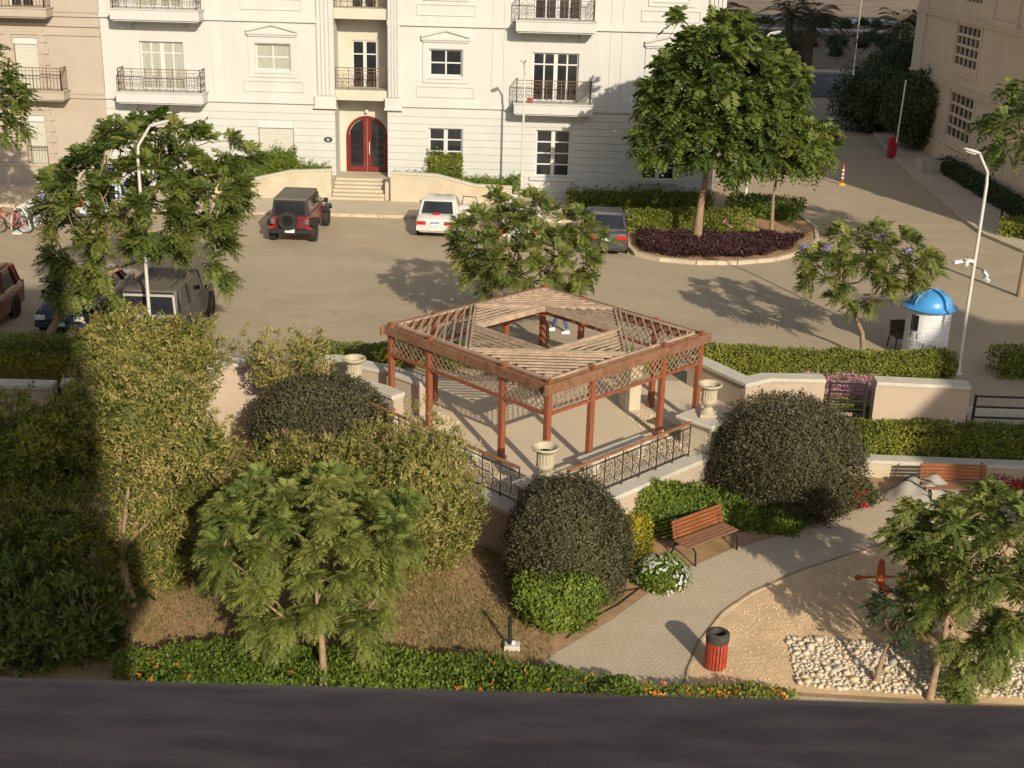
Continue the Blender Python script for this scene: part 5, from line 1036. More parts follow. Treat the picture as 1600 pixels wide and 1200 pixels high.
# ------------------------------------------------------------ cobbles, boulder, play figure
cob = [(5.75, 22.9), (6.5, 22.95), (7.6, 22.75), (9.0, 22.7), (12.5, 22.4), (12.5, 20.9), (9.8, 20.95), (7.3, 21.0), (5.65, 21.15)]
CB = sheet('cobble_bed', cob, GZ+.010, 'gravel_mat')
r = np.random.default_rng(4); stones = []
mat('cobble_white', (.50, .44, .345), .85, .1, 6, .2, 30); mat('cobble_tan', (.52, .41, .28), .85, .1, 6, .2, 30); mat('cobble_grey', (.50, .47, .41), .85, .1, 6, .2, 30)
v0, f0 = ico(1); me_ = []
for k in range(9):
    s_ = MB(); q = v0*(1+.20*np.random.default_rng(k).normal(size=(len(v0), 1)))*np.array([1, .78, .55]); s_.add(q, f0); o = s_.build('stone', ['cobble_white', 'cobble_tan', 'cobble_grey'][(k % 5)//2 if k % 5 < 4 else 0], CB, local=True, smooth=80); me_.append(o)
def inpoly(x, y, poly):
    c = False; j = len(poly)-1
    for i in range(len(poly)):
        if (poly[i][1] > y) != (poly[j][1] > y) and x < (poly[j][0]-poly[i][0])*(y-poly[i][1])/(poly[j][1]-poly[i][1])+poly[i][0]: c = not c
        j = i
    return c
pts = []; tries = 0
while tries < 40000 and len(pts) < 2100:
    tries += 1; x, y = r.uniform(5.6, 12.3), r.uniform(20.9, 23.0); s_ = r.choice([.04, .055, .075, .095, .12], p=[.16, .26, .28, .2, .10])
    if inpoly(x, y, cob) and all((x-a)**2+(y-b)**2 > (.70*(s_+c))**2 for a, b, c in pts): pts.append((x, y, s_))
pts.sort(key=lambda q: -q[2]*(1 if q[0] < 9.6 else .3)); co = ORG[CB]
rest = MB()
for i, (x, y, s_) in enumerate(pts):
    a = r.uniform(0, 6.28); tz = r.uniform(-.3, .3)
    if i < 300:
        src = me_[i % 9]; o = src if i < 9 else src.copy()
        if i >= 9: COL.objects.link(o)
        o.location = (x-co.x, y-co.y, GZ+s_*r.uniform(.15, .42)-co.z); o.rotation_euler = (tz, r.uniform(-.3, .3), a); o.scale = (s_, s_, s_)
    else:
        q = v0*(1+.14*np.random.default_rng(i).normal(size=(len(v0), 1)))*np.array([1, .8, .62])*s_; c, d = math.cos(a), math.sin(a)
        rest.add([(x+p_[0]*c-p_[1]*d, y+p_[0]*d+p_[1]*c, GZ+s_*.38+p_[2]) for p_ in q], f0)
if rest.v: tag(rest.build('small_stones', 'cobble_white', CB, smooth=80), kind='stuff')
p = G(1437, 978, GZ); v, f = ico(2); BS = MB(); q = v*(1+lumps(v, 7, .16, 3, 8)+lumps(v, 7, .06, 7, 9))[:, None]*np.array([.50, .36, .22]); BS.add([(p.x+a, p.y+b, GZ+.10+c) for a, b, c in q], f); tag(BS.build('boulder', mat('boulder_grey', (.47, .44, .40), .9, .15, 5, .5, 18), smooth=40), 'large pale boulder behind the cobble bed', 'boulder')
p = G(1378, 938, GZ); SR = thing('spring_rider', 'orange wooden spring rider with crossbar standing on the sand', 'play equipment', (p.x, p.y, GZ), rad(4))
MB().tube([(.09*math.cos(a), .09*math.sin(a), .02+.035*a/1.0*.36) for a in np.linspace(0, 8*math.pi, 60)], .016, 5).build('spring', 'iron_black', SR, local=True)
MB().bevbox(-.08, .08, -.24, .28, .30, .36, .015).build('seat_board', 'paint_orange', SR, local=True); MB().loft([[(-.09, .2, .3), (.09, .2, .3), (.09, .26, .3), (-.09, .26, .3)], [(-.075, .24, .62), (.075, .24, .62), (.075, .30, .62), (-.075, .30, .62)], [(-.055, .26, .78), (.055, .26, .78), (.055, .32, .78), (-.055, .32, .78)], [(-.03, .27, .84), (.03, .27, .84), (.03, .32, .84), (-.03, .32, .84)]]).build('head_board', 'paint_orange', SR, local=True)
MB().tube([(-.55, .18, .46), (0, .2, .47), (.55, .2, .45)], .03, 8).build('crossbar', 'paint_orange', SR, local=True)
for sx in (-1, 1): MB().lathe([(.05, 0), (.06, .03), (.06, .09), (.05, .12)], 10, (sx*.52-.06, .19, .455), 'x').build('grip', 'paint_orange', SR, local=True)
# ------------------------------------------------------------ walking person
def skinned(name, verts, edges, radii, m, parent, root=0, sub=2):
    me = bpy.data.meshes.new(name); me.from_pydata(verts, edges, []); o = bpy.data.objects.new(name, me); COL.objects.link(o); o.parent = parent
    md = o.modifiers.new('skin', 'SKIN'); md.use_smooth_shade = True
    for i, rr in enumerate(radii): me.skin_vertices[0].data[i].radius = rr if isinstance(rr, tuple) else (rr, rr)
    me.skin_vertices[0].data[root].use_root = True
    sb_ = o.modifiers.new('sub', 'SUBSURF'); sb_.levels = sub; sb_.render_levels = sub; me.materials.append(MATS[m]); return o
mat('skin', (.40, .23, .15), .6, .05, 4); mat('denim', (.05, .10, .20), .85, .2, 6, .2, 60); mat('shirt_dark', (.05, .05, .055), .85, .15, 5); mat('shoe_white', (.72, .70, .66), .6, .05, 5); mat('hair_dark', (.02, .014, .01), .7, .2, 20)
fa, fb = G(863, 516), G(886, 521); pc = (fa+fb)/2
PE = thing('person', 'person in blue jeans and white shoes walking behind the gazebo', 'person', (pc.x, pc.y, 0)); A_ = fa-pc; B_ = fb-pc
hip = Vector((.0, .0, .88)); kn1 = Vector((A_.x*.45-.02, A_.y*.4-.08, .47)); kn2 = Vector((B_.x*.55+.0, B_.y*.4-.02, .47)); an1 = Vector((A_.x, A_.y, .10)); an2 = Vector((B_.x, B_.y, .12))
vs = [hip, (0, .0, 1.08), (0, .0, 1.32), (0, 0, 1.46), (0, -.01, 1.54), (0, -.02, 1.66), (-.19, 0, 1.40), (-.25, -.04, 1.14), (-.24, -.14, .92), (-.235, -.17, .83), (.19, 0, 1.40), (.25, .05, 1.14), (.26, .02, .92), (.26, .0, .83), (-.09, 0, .86), kn1, an1, (.09, 0, .86), kn2, an2]
es = [(0, 1), (1, 2), (2, 3), (3, 4), (4, 5), (2, 6), (6, 7), (7, 8), (8, 9), (2, 10), (10, 11), (11, 12), (12, 13), (0, 14), (14, 15), (15, 16), (0, 17), (17, 18), (18, 19)]
rs = [(.14, .10), (.13, .09), (.16, .10), .06, .065, .095, .055, .045, .035, .04, .055, .045, .035, .04, .08, .055, .04, .08, .055, .04]
skinned('body', [tuple(v) for v in vs], es, rs, 'skin', PE)
skinned('trousers', [tuple(hip+Vector((0, 0, .12))), tuple(hip), (-.09, 0, .84), tuple(kn1), tuple(an1+Vector((0, 0, .02))), (.09, 0, .84), tuple(kn2), tuple(an2+Vector((0, 0, .02)))], [(0, 1), (1, 2), (2, 3), (3, 4), (1, 5), (5, 6), (6, 7)], [(.15, .115), (.155, .12), .098, .074, .062, .098, .074, .062], 'denim', PE)
skinned('shirt', [(0, 0, .96), (0, 0, 1.1), (0, 0, 1.34), (0, 0, 1.45), (-.19, 0, 1.40), (-.25, -.03, 1.16), (.19, 0, 1.40), (.25, .04, 1.16)], [(0, 1), (1, 2), (2, 3), (2, 4), (4, 5), (2, 6), (6, 7)], [(.165, .125), (.15, .11), (.175, .115), .075, .07, .058, .07, .058], 'shirt_dark', PE)
skinned('hair', [(0, .02, 1.70), (0, .04, 1.62)], [(0, 1)], [(.10, .10), .085], 'hair_dark', PE)
for q, a in ((A_, rad(200)), (B_, rad(160))):
    d = Vector((-.22, -.03, 0)).normalized(); c = Vector((q.x, q.y, 0)); S = MB(); sdv = Vector((-d.y, d.x, 0)); rings = []
    for f, w_, h in ((-.08, .035, .07), (-.05, .045, .10), (.05, .048, .09), (.14, .05, .06), (.19, .03, .04)): rings.append([c+d*f+sdv*w_*s+Vector((0, 0, z)) for s, z in ((-1, .0), (1, .0), (1, h*.6), (.6, h), (-.6, h), (-1, h*.6))])
    S.loft(rings).build('shoe', 'shoe_white', PE, local=True, smooth=50)

gravel('sand_clods', [(3.9, 21.3), (4.3, 22.6), (4.9, 23.8), (6.8, 25.6), (8.7, 26.9), (11, 27.8), (11, 23), (5.7, 23), (5.4, 21.2)], 2600, GZ+.005, .035, 'sand', 7, 'small clods and pebbles scattered on the sand')
# ------------------------------------------------------------ trees
def P3(px, py, Y): return tuple(F(px, py, Y))
# left feathery tree
b = (-14.05, 36.1, 0); c = F(240, 300, 37.0)
jacaranda('jacaranda_tree', 'feathery green tree on the left spreading over the parked cars and lamp post', b, c, (2.75, 2.2, 1.85), [b, P3(92, 495, 36.2), P3(112, 440, 36.4), P3(140, 425, 36.6)], 78, 25, .52, 21, 'leaf_jac', r0=.12, forks=8, pairs=10, shell=.3, flowers=4, droop=.35, extra_cl=[P3(90, 440, 36.2), P3(110, 455, 36.2), P3(135, 450, 36.3), P3(85, 400, 36.5), P3(80, 290, 37), P3(100, 330, 37), P3(115, 260, 37), P3(110, 300, 37), P3(350, 380, 36.5), P3(355, 430, 36.6), P3(330, 410, 36.5), P3(350, 320, 36.8), P3(180, 460, 36.3), P3(205, 210, 37), P3(175, 205, 37), P3(150, 400, 36.2), P3(160, 430, 36.2), P3(120, 420, 36.1), P3(105, 410, 36.1), P3(95, 460, 36), P3(240, 380, 36.6), P3(285, 385, 36.6)])
# tree behind the gazebo
b = (1.0, 37.6, 0); c = F(822, 385, 38)
jacaranda('jacaranda_tree', 'round feathery tree directly behind the gazebo', b, c, (1.95, 1.7, 1.45), [b, (1.0, 37.65, 1.2), P3(815, 430, 37.8)], 62, 21, .44, 22, 'leaf_jac', r0=.10, forks=7, pairs=9, shell=.25, tint=.08, droop=.3, extra_cl=[P3(725, 400, 37.8), P3(735, 430, 37.8), P3(925, 400, 37.8), P3(915, 430, 37.8), P3(885, 445, 37.6), P3(760, 450, 37.6), P3(830, 310, 38)])
# right feathery tree by the booth
b = tuple(G(1349, 557)); c = F(1350, 412, 37.6)
jacaranda('jacaranda_tree', 'small open feathery tree with violet blossoms beside the guard booth', b, c, (1.85, 1.6, 1.05), [b, P3(1347, 520, 37.6), P3(1333, 485, 37.6), P3(1318, 462, 37.6)], 42, 17, .44, 23, 'leaf_jac', r0=.085, forks=7, pairs=9, shell=.45, flowers=5, tint=.16, droop=.35, flat=-.6, extra_cl=[P3(1265, 405, 37.4), P3(1440, 405, 37.4), P3(1430, 435, 37.4), P3(1330, 470, 37.4), P3(1360, 470, 37.5), P3(1310, 455, 37.5)])
# big pair of trees on the purple bed
b = tuple(G(1088, 383)); c = F(1135, 150, 52)
jacaranda('jacaranda_tree', 'large dense green tree rising from the purple planting bed', b, c, (2.5, 2.3, 2.75), [b, P3(1095, 320, 51.6), P3(1103, 275, 51.7), P3(1108, 250, 51.8)], 135, 24, .64, 24, 'leaf_deep', r0=.17, forks=9, pairs=7, shell=.5, tint=.0, droop=.55, flat=-.8, leafw=.5, wid=.5, extra_cl=[P3(1010, 200, 51.5), P3(1015, 240, 51.5), P3(1035, 235, 51.4), P3(1005, 215, 51.5), P3(1060, 30, 52), P3(1040, 100, 51.6)])
b = tuple(G(1205, 367)); c = F(1238, 225, 53.4)
jacaranda('jacaranda_tree', 'slimmer green tree at the right end of the purple bed', b, c, (1.55, 1.5, 1.15), [b, P3(1208, 310, 53.6), P3(1215, 270, 53.6)], 52, 22, .60, 25, 'leaf_deep', r0=.085, forks=6, pairs=6, shell=.4, tint=.12, droop=.5, leafw=.48, wid=.48)
# foreground trees
b = tuple(G(506, 1100, GZ)); c = F(492, 850, 21.8)
jacaranda('jacaranda_tree', 'large feathery foreground tree in front of the low flowering hedge', b, c, (1.80, 1.6, 1.42), [b, P3(505, 1040, 20.5), P3(503, 1005, 20.6), P3(500, 975, 20.7)], 68, 34, .40, 26, 'leaf_near', r0=.085, forks=8, pairs=14, shell=.5, tint=.14, droop=.55, flat=-.65, leafw=.24, wid=.46, extra_cl=[P3(430, 990, 20.8), P3(445, 960, 20.8), P3(570, 1000, 20.8), P3(560, 970, 20.6), P3(590, 955, 20.9), P3(340, 850, 21.2), P3(345, 900, 21.2), P3(405, 970, 20.9)])
b = tuple(G(1452, 1093, GZ)); c = F(1550, 890, 21.9)
jacaranda('jacaranda_tree', 'feathery foreground tree over the cobbles at the lower right', b, c, (1.45, 1.4, 1.3), [b, P3(1462, 1050, 21.0), P3(1475, 1000, 21.2), P3(1480, 960, 21.3)], 48, 24, .42, 27, 'leaf_near', r0=.07, forks=7, pairs=13, shell=.45, tint=.0, droop=.55, flat=-.6, leafw=.26, extra_cl=[P3(1430, 800, 22.3), P3(1405, 830, 22.3), P3(1545, 770, 22.5), P3(1540, 800, 22.4), P3(1590, 790, 22.5), P3(1500, 1070, 20.9), P3(1510, 1040, 21), P3(1425, 845, 22.2), P3(1450, 830, 22.2), P3(1440, 870, 22), P3(1465, 900, 21.9), P3(1480, 850, 22), P3(1500, 1010, 21), P3(1560, 1030, 21.2), P3(1580, 990, 21.3), P3(1540, 1000, 21.2)], stems=[[P3(1475, 1000, 21.2), P3(1530, 880, 21.9), P3(1548, 800, 22.4)]])
b = tuple(G(1368, 1066, GZ)); c = F(1398, 962, 21.7)
jacaranda('young_tree', 'thin leaning young tree growing out of the cobbles', b, c, (.42, .4, .42), [b, P3(1378, 1030, 21.4), P3(1395, 990, 21.6)], 13, 10, .30, 28, 'leaf_shade', r0=.06, forks=4, pairs=8, shell=.3)
bush('yellow_shrub', 'yellow green shrub behind the young tree in the cobbles', 'shrub', tuple(G(1425, 985, GZ)+Vector((0, 0, .2))), (.38, .3, .26), 1700, .09, 'leaf_yellow', 61)
# trees cut by the frame
b = (-20.6, 48.5, 0); c = F(-25, 165, 48.5)
jacaranda('jacaranda_tree', 'green tree cut off by the left edge in front of the beige building', b, c, (1.5, 1.5, 1.7), [(-20.6, 48.5, 0), (-20.6, 48.5, 2.5), (-20.3, 48.5, 4)], 46, 14, .62, 29, 'leaf_deep', r0=.12, forks=6, pairs=7, shell=.4, tint=.1, leafw=.45)
c = F(1625, 190, 45)
jacaranda('jacaranda_tree', 'dark leaved tree cut off by the right edge', (c.x+.3, 45, 0), c, (1.75, 1.5, 1.5), [(c.x+.3, 45, 0), (c.x+.3, 45, 2.5), (c.x+.2, 45, c.z-1.0)], 36, 12, .62, 30, 'leaf_deep', r0=.10, forks=6, pairs=7, shell=.5, leafw=.45)
# palms beyond
def palm(label, base, h, seed, n=46, L=3.6):
    r = np.random.default_rng(seed); t = thing('palm_tree', label, 'palm tree', base, 0, 'palm trees along the far road'); M = MB()
    M.tube([(0, 0, z) for z in np.linspace(0, h, 9)], [.42, .36, .33, .32, .31, .30, .31, .36, .42], 12).build('trunk', 'bark_dark', t, local=True, smooth=60)
    V = []; R = MB()
    for k in range(n):
        az = r.uniform(0, 6.28); el = r.uniform(-.35, 1.2); d = np.array([math.cos(az)*math.cos(el), math.sin(az)*math.cos(el), math.sin(el)]); l = L*r.uniform(.8, 1.1); pts = []
        for s in range(9): u = s/8; pts.append(np.array([0, 0, h])+d*l*u-np.array([0, 0, 1])*l*.55*u*u)
        R.tube(pts, [.035*(1-.8*s/8) for s in range(9)], 4, cap=False); sd = norm(np.cross(d, [0, 0, 1.])[None])[0]
        for s in range(26):
            u = .15+.85*s/26; q = np.array([0, 0, h])+d*l*u-np.array([0, 0, 1])*l*.55*u*u; dd = norm((d-np.array([0, 0, 1.1*u]))[None])[0]
            for sg in (-1, 1): V.append((q, norm((sd*sg*.75+dd*.6-np.array([0, 0, .35]))[None])[0], .55*(1-.5*abs(u-.5))))
    P = np.array([v[0] for v in V]); A = np.array([v[1] for v in V]); Ls = np.array([v[2] for v in V]); leafobj('fronds', leafquads(P, A, rdir(len(P))*.4+np.array([0, 0, 1.]), Ls, np.full(len(P), .06)), np.clip(.45+.2*r.normal(size=len(P)), 0, 1), 'leaf_palm', t)
    R.build('frond_ribs', 'bark_dark', t, local=True)
for i, (px, py, Y, lab) in enumerate(((1118, 20, 92, 'palm tree showing above the corner of the white building'), (1270, 24, 104, 'tall palm tree in shade, left of the two beyond the road'), (1408, 38, 104, 'palm tree in shade next to the brown building'), (1235, 20, 112, 'palm tree farther back with drooping fronds'))):
    q = F(px, py, Y); palm(lab, (q.x, Y, 0), q.z-.2, 70+i)
q = F(1345, 10, 108); lamp('tall thin street light among the far palms', (q.x, 108, 0), 9.5, (.8, 0))
# dark trees in the shade of the brown building
for i, (px, py, Y, R_, lab) in enumerate(((1437, 172, 77, (2.1, 1.9, 2.3), 'dense dark shade tree against the brown building'), (1365, 160, 84, (2.6, 2.2, 2.3), 'dark bushy tree left of the barrier arm'), (1410, 120, 88, (2.6, 2.2, 2.6), 'dark tree behind, beside the corner of the brown building'))):
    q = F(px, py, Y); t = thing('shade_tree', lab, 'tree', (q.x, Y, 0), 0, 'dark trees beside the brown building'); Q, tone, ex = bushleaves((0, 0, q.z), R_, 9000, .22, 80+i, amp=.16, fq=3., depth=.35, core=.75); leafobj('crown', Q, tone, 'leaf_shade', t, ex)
    MB().tube([(0, 0, 0), (.05, 0, q.z*.5), (0, 0, q.z)], [.16, .13, .1], 8).build('trunk', 'bark_dark', t, local=True)
# ------------------------------------------------------------ clipped dark round bushes
def ell(px0, py0, px1, py1, Y):
    a, b = F(px0, (py0+py1)/2, Y), F(px1, (py0+py1)/2, Y); c, d = F((px0+px1)/2, py0, Y), F((px0+px1)/2, py1, Y); return Vector(((a.x+b.x)/2, Y, (c.z+d.z)/2)), abs(b.x-a.x)/2, abs(c.z-d.z)/2
c, rx, rz = ell(788, 748, 984, 955, 24.6); bush('round_bush', 'big round dark clipped bush in front of the terrace corner', 'bush', c, (rx, rx*.95, rz*.93), 56000, .062, 'leaf_dark', 41, 'round dark clipped bushes', stem=[([(c.x-1.0, c.y-.3, GZ), (c.x-.85, c.y-.2, -.4), (c.x-.4, c.y, .1)], [.07, .05, .04])], base=(c.x, c.y, GZ), amp=.045, power=2.3)
c, rx, rz = ell(1116, 618, 1342, 815, 29.2); bush('round_bush', 'large round dark bush right of the gazebo pedestal', 'bush', c, (rx, rx*.9, rz*.98), 52000, .072, 'leaf_dark', 42, 'round dark clipped bushes', base=(c.x, c.y, GZ), amp=.06, power=2.4)
c, rx, rz = ell(392, 592, 606, 740, 30.2); bush('round_bush', 'dark domed bush before the curved wall left of the gazebo', 'bush', c, (rx, rx*.85, rz*.95), 38000, .075, 'leaf_dark', 43, 'round dark clipped bushes', base=(c.x, c.y, GZ), amp=.03, power=2.3)
# ------------------------------------------------------------ olive green loose trees and bushes at the left
def olive(label, parts, n, ls, seed, base, trunk=None, m='leaf_olive', depth=.5, core=.55, amp=.23, name='olive_tree'):
    t = thing(name, label, 'tree', base, 0, 'loose olive green trees'); Qs, Ts, EV, EF = [], [], [], []; tot = sum(p[1][0]*p[1][2] for p in parts)
    for k, (c, R_) in enumerate(parts):
        Q, tone, (ev, f, et) = bushleaves(np.array(c)-np.array(base), R_, int(n*R_[0]*R_[2]/tot), ls, seed+k, amp=amp, fq=3.5, depth=depth, core=core, aspect=.34, up=.6, tuft=14); Qs.append(Q); Ts.append(tone); EF.append(np.array(f)+sum(len(e) for e in EV)); EV.append(ev)
    leafobj('crown', np.concatenate(Qs), np.concatenate(Ts), m, t, (np.concatenate(EV), np.concatenate(EF), .1)); M = MB(); r = np.random.default_rng(seed)
    for (c, R_) in parts:
        tp = trunk[-1] if trunk else base; M.tube([Vector(tp)-Vector(base), (Vector(tp).lerp(Vector(c), .5))-Vector(base)+Vector(r.normal(size=3)*.1), Vector(c)-Vector(base)], [.06, .045, .03], 6)
        for k in range(16):
            u = norm(r.normal(size=(1, 3))+np.array([[.0, -.5, .6]]))[0]; e = np.array(c)+u*np.array(R_)*r.uniform(.95, 1.12); s = np.array(c)+u*np.array(R_)*.45+r.normal(size=3)*.1; M.tube([Vector(s)-Vector(base), Vector(e)-Vector(base)], [.016, .005], 4)
    if trunk: M.tube([Vector(q)-Vector(base) for q in trunk], [.12, .10, .07][:len(trunk)], 8)
    M.build('branches', 'bark', t, local=True, smooth=60); return t
def el(px0, py0, px1, py1, Y, dy=.9): c, rx, rz = ell(px0, py0, px1, py1, Y); return (tuple(c), (rx, rx*dy, rz))
tb = tuple(G(207, 950, GZ))
olive('tall olive green tree at the left, its right half sunlit', [el(145, 595, 318, 730, 25.2), el(225, 640, 372, 775, 24.7), el(160, 700, 345, 850, 24.8), el(180, 810, 310, 935, 24.4), el(140, 560, 285, 680, 26), el(255, 590, 335, 650, 25.6)], 62000, .095, 101, tb, [tb, P3(195, 900, 23.6), P3(190, 860, 24)])
b = tuple(F(235, 600, 29.5)); b = (b[0], 29.5, GZ)
olive('broad olive green tree top behind, in front of the dusty car', [el(120, 492, 250, 600, 29.2), el(220, 498, 342, 600, 29.5), el(130, 545, 330, 640, 29.0)], 40000, .10, 111, b)
b = (F(90, 800, 24).x, 24.0, GZ)
olive('olive green tree in deep shade at the left edge', [el(-60, 620, 110, 800, 24.6), el(50, 600, 190, 780, 25.2), el(-40, 760, 180, 930, 23.6)], 38000, .10, 121, b, m='leaf_hedge')
b = (F(60, 1000, 21.5).x, 21.5, GZ)
olive('long leaved shrub in deep shade in the lower left corner', [el(-60, 880, 130, 1090, 21.6), el(60, 900, 190, 1080, 21.8)], 15000, .17, 131, b, m='leaf_deep', name='oleander_shrub')
b = (F(600, 900, 25).x, 25.2, GZ)
olive('wide olive green bush left of the terrace railing, behind the foreground tree', [el(560, 655, 745, 830, 25.6), el(450, 665, 620, 830, 26.0), el(375, 690, 500, 800, 26.4), el(610, 730, 758, 885, 24.9), el(560, 790, 690, 900, 24.4)], 70000, .085, 141, b, depth=.45)
b = (F(450, 640, 31).x, 31.4, GZ)
olive('thin straggly tree with dry leaves above the curved wall', [el(375, 520, 450, 590, 31.4), el(440, 515, 525, 590, 31.6), el(470, 560, 530, 620, 31.2), el(400, 560, 450, 620, 31.3)], 6500, .10, 151, b, [b, P3(440, 640, 31.4), P3(460, 600, 31.5)], depth=.9, core=.12)
# ------------------------------------------------------------ hedges and beds
g = lambda px, py, z: (G(px, py, z).x, G(px, py, z).y)
hedge('clipped_hedge', 'clipped green hedge along the parking lot, right of the gazebo', [(5.6, 35.9), (12.2, 35.75)], .85, 0, .72, 800, .085, 'leaf_hedge', 201, 'clipped hedges', tint=.05)
hedge('clipped_hedge', 'low hedge behind the gazebo along the parking lot', [(-6.2, 35.5), (-1.6, 35.75), (4.6, 35.85)], .75, 0, .55, 700, .085, 'leaf_hedge', 202, 'clipped hedges', tint=-.12)
hedge('clipped_hedge', 'green hedge in shade along the parking lot, far left', [(-30, 34.8), (-9.0, 34.9)], .9, 0, .8, 380, .10, 'leaf_hedge', 203, 'clipped hedges', tint=-.1)
hedge('clipped_hedge', 'yellow green clipped hedge in front of the shaded hedge, far left', [(-24, 33.4), (-10.4, 33.5)], 1.2, 0, .62, 420, .09, 'leaf_yellow', 204, 'clipped hedges', tint=-.3)
hedge('clipped_hedge', 'dark green hedge at the right edge beyond the lamp post', [(14.6, 36.3), (20, 36.3)], 1.0, 0, .8, 600, .09, 'leaf_hedge', 205, 'clipped hedges', tint=-.15)
hedge('clipped_hedge', 'broad green hedge in the planter under the right hand walls', [(8.6, 32.15), (19, 31.85)], 1.15, -.9, -.10, 900, .09, 'leaf_hedge', 206, 'clipped hedges', tint=.0)
c = G(1468, 573, .3); bush('red_tinged_shrub', 'dark shrub with reddish leaves in front of the guard booth', 'shrub', (c.x, c.y+.1, .35), (.55, .45, .42), 4200, .09, 'leaf_hedge', 62, amp=.2)
c = G(605, 560, .4); bush('pink_flower_shrub', 'dark shrub with a pink blossom at the left post of the gazebo', 'shrub', (c.x, c.y+.6, .3), (.5, .4, .38), 3000, .08, 'leaf_hedge', 63, amp=.2)
hedge('clipped_hedge', 'trailing green hedge under the shuttered windows left of the entrance', [(F(320, 275, 58.5).x, 58.7), (F(420, 265, 58.5).x, 58.7), (RL-.5, 58.7)], 1.0, .75, 1.40, 620, .11, 'leaf_bright', 207, 'clipped hedges', amp=.16, spiky=.1)
hedge('climbing_plant', 'green climber reaching up the shutter left of the entrance', [(F(404, 230, 59.2).x, 59.3), (F(460, 235, 59.2).x, 59.3)], .3, 1.3, 2.0, 520, .11, 'leaf_bright', 208, amp=.14, spiky=.15, cat='climber')
hedge('clipped_hedge', 'trailing green hedge under the windows right of the entrance', [(F(624, 270, 58.5).x, 58.7), (F(700, 275, 58.5).x, 58.7), (F(803, 285, 58.5).x, 58.7)], 1.0, .5, 1.05, 620, .11, 'leaf_bright', 209, 'clipped hedges', amp=.14, spiky=.08)
hedge('climbing_plant', 'green climber covering the lower window right of the entrance', [(F(670, 250, 59.2).x, 59.32), (F(720, 250, 59.2).x, 59.32)], .3, .9, 2.05, 520, .12, 'leaf_hedge', 210, amp=.10, spiky=.1, cat='climber', tint=-.1)
hedge('clipped_hedge', 'dark green spiky hedge along the right part of the white facade', [(2.7, 57.6), (8.4, 57.9)], 1.3, 0, .75, 440, .15, 'leaf_hedge', 211, 'clipped hedges', amp=.1, spiky=.14, tint=-.12)
hedge('clipped_hedge', 'olive clipped hedge at the back of the purple bed', [(4.9, 53.6), (9.4, 54.6)], 1.1, 0, .85, 480, .12, 'leaf_hedge', 212, 'clipped hedges', tint=-.1)
hedge('clipped_hedge', 'square green hedge block beside the slim tree and driveway', [(10.2, 57.6), (12.2, 57.0)], 2.2, 0, .8, 400, .13, 'leaf_bright', 213, 'clipped hedges', tint=-.2)
hedge('clipped_hedge', 'clipped green hedge under the brown building at the right edge', [(21.3, 54.6), (27, 52.0)], 1.3, 0, .75, 400, .13, 'leaf_hedge', 214, 'clipped hedges', tint=.1)
hedge('clipped_hedge', 'dark hedge strip at the foot of the brown building', [(23.2, 56), (23.2, 70)], .9, 0, .7, 320, .14, 'leaf_shade', 215, 'clipped hedges', spiky=.1)
hedge('rose_shrub', 'leafy shrub with pink blossoms behind the purple bed', [(8.4, 52.4), (9.7, 52.9)], .9, 0, .75, 320, .13, 'leaf_hedge', 216, cat='shrub', amp=.2, spiky=.15, flow=('petal_pink', 5, .12))
# purple bed with kerb
bed = [(4.55, 50.6), (4.75, 49.4), (5.6, 48.7), (7.0, 48.35), (8.6, 48.5), (10.2, 49.2), (11.6, 50.6), (12.6, 52.6), (13.0, 54.8), (12.8, 57.5), (9.5, 58.6), (4.6, 55.5)]
sheet('planting_bed', bed, .10, 'soil')
kb = MB()
for a, b in zip(bed, bed[1:]+bed[:1]):
    n = max(1, int(math.dist(a, b)/.8))
    for i in range(n):
        p0 = Vector(a).lerp(Vector(b), i/n); p1 = Vector(a).lerp(Vector(b), (i+1)/n-.02/math.dist(a, b)); kb.bar((*p0, .07), (*p1, .07), .16, .16)
tag(kb.build('bed_kerb', 'kerb_stone'), kind='structure')
PB = thing('purple_bed', 'low mass of dark purple foliage filling the kerbed bed', 'ground cover', (8, 50.6, .1)); r = np.random.default_rng(9); n = 26000
inner = [(4.9, 50.6), (5.1, 49.6), (5.9, 49.0), (7.0, 48.7), (8.5, 48.85), (10.0, 49.5), (11.3, 50.9), (12.0, 52.4), (10.5, 52.6), (8, 52.2), (5, 52.4)]; P = []
while len(P) < n:
    x, y = r.uniform(4.8, 12.2), r.uniform(48.5, 53)
    if inpoly(x, y, inner): P.append((x-8, y-50.6, 0))
P = np.array(P); edge = np.ones(n); P[:, 2] = .28+lumps(P, 8, .05, 3., 5)+.05*r.normal(size=n)-.12*r.random(n)**2; A = rdir(n)+np.array([0, -.2, .5]); leafobj('foliage', leafquads(P, A, rdir(n)+np.array([0, -.2, .8]), .11*(.6+.8*r.random(n)), .06*(.7+.6*r.random(n))), np.clip(.5+.25*r.normal(size=n), 0, 1), 'leaf_purple', PB)
PB['kind'] = 'stuff' if False else PB.get('kind', 'thing') if False else 'stuff'; del PB['category']
# bank shrubs by the far road
for i in range(64):
    r = np.random.default_rng(300+i); x, y = r.uniform(20, 46), r.uniform(121, 156)
    if 139 < y < 146: continue
    t = MB(); c = (x, y, .5+1.3*math.sin(math.pi*(y-119.6)/70)); bush('bank_shrub', 'low dry shrub on the earth bank beyond the road', 'shrub', c, (r.uniform(.5, 1.1), .7, r.uniform(.35, .7)), 260, .3, 'leaf_shade', 400+i, 'dry shrubs on the far bank', amp=.2)
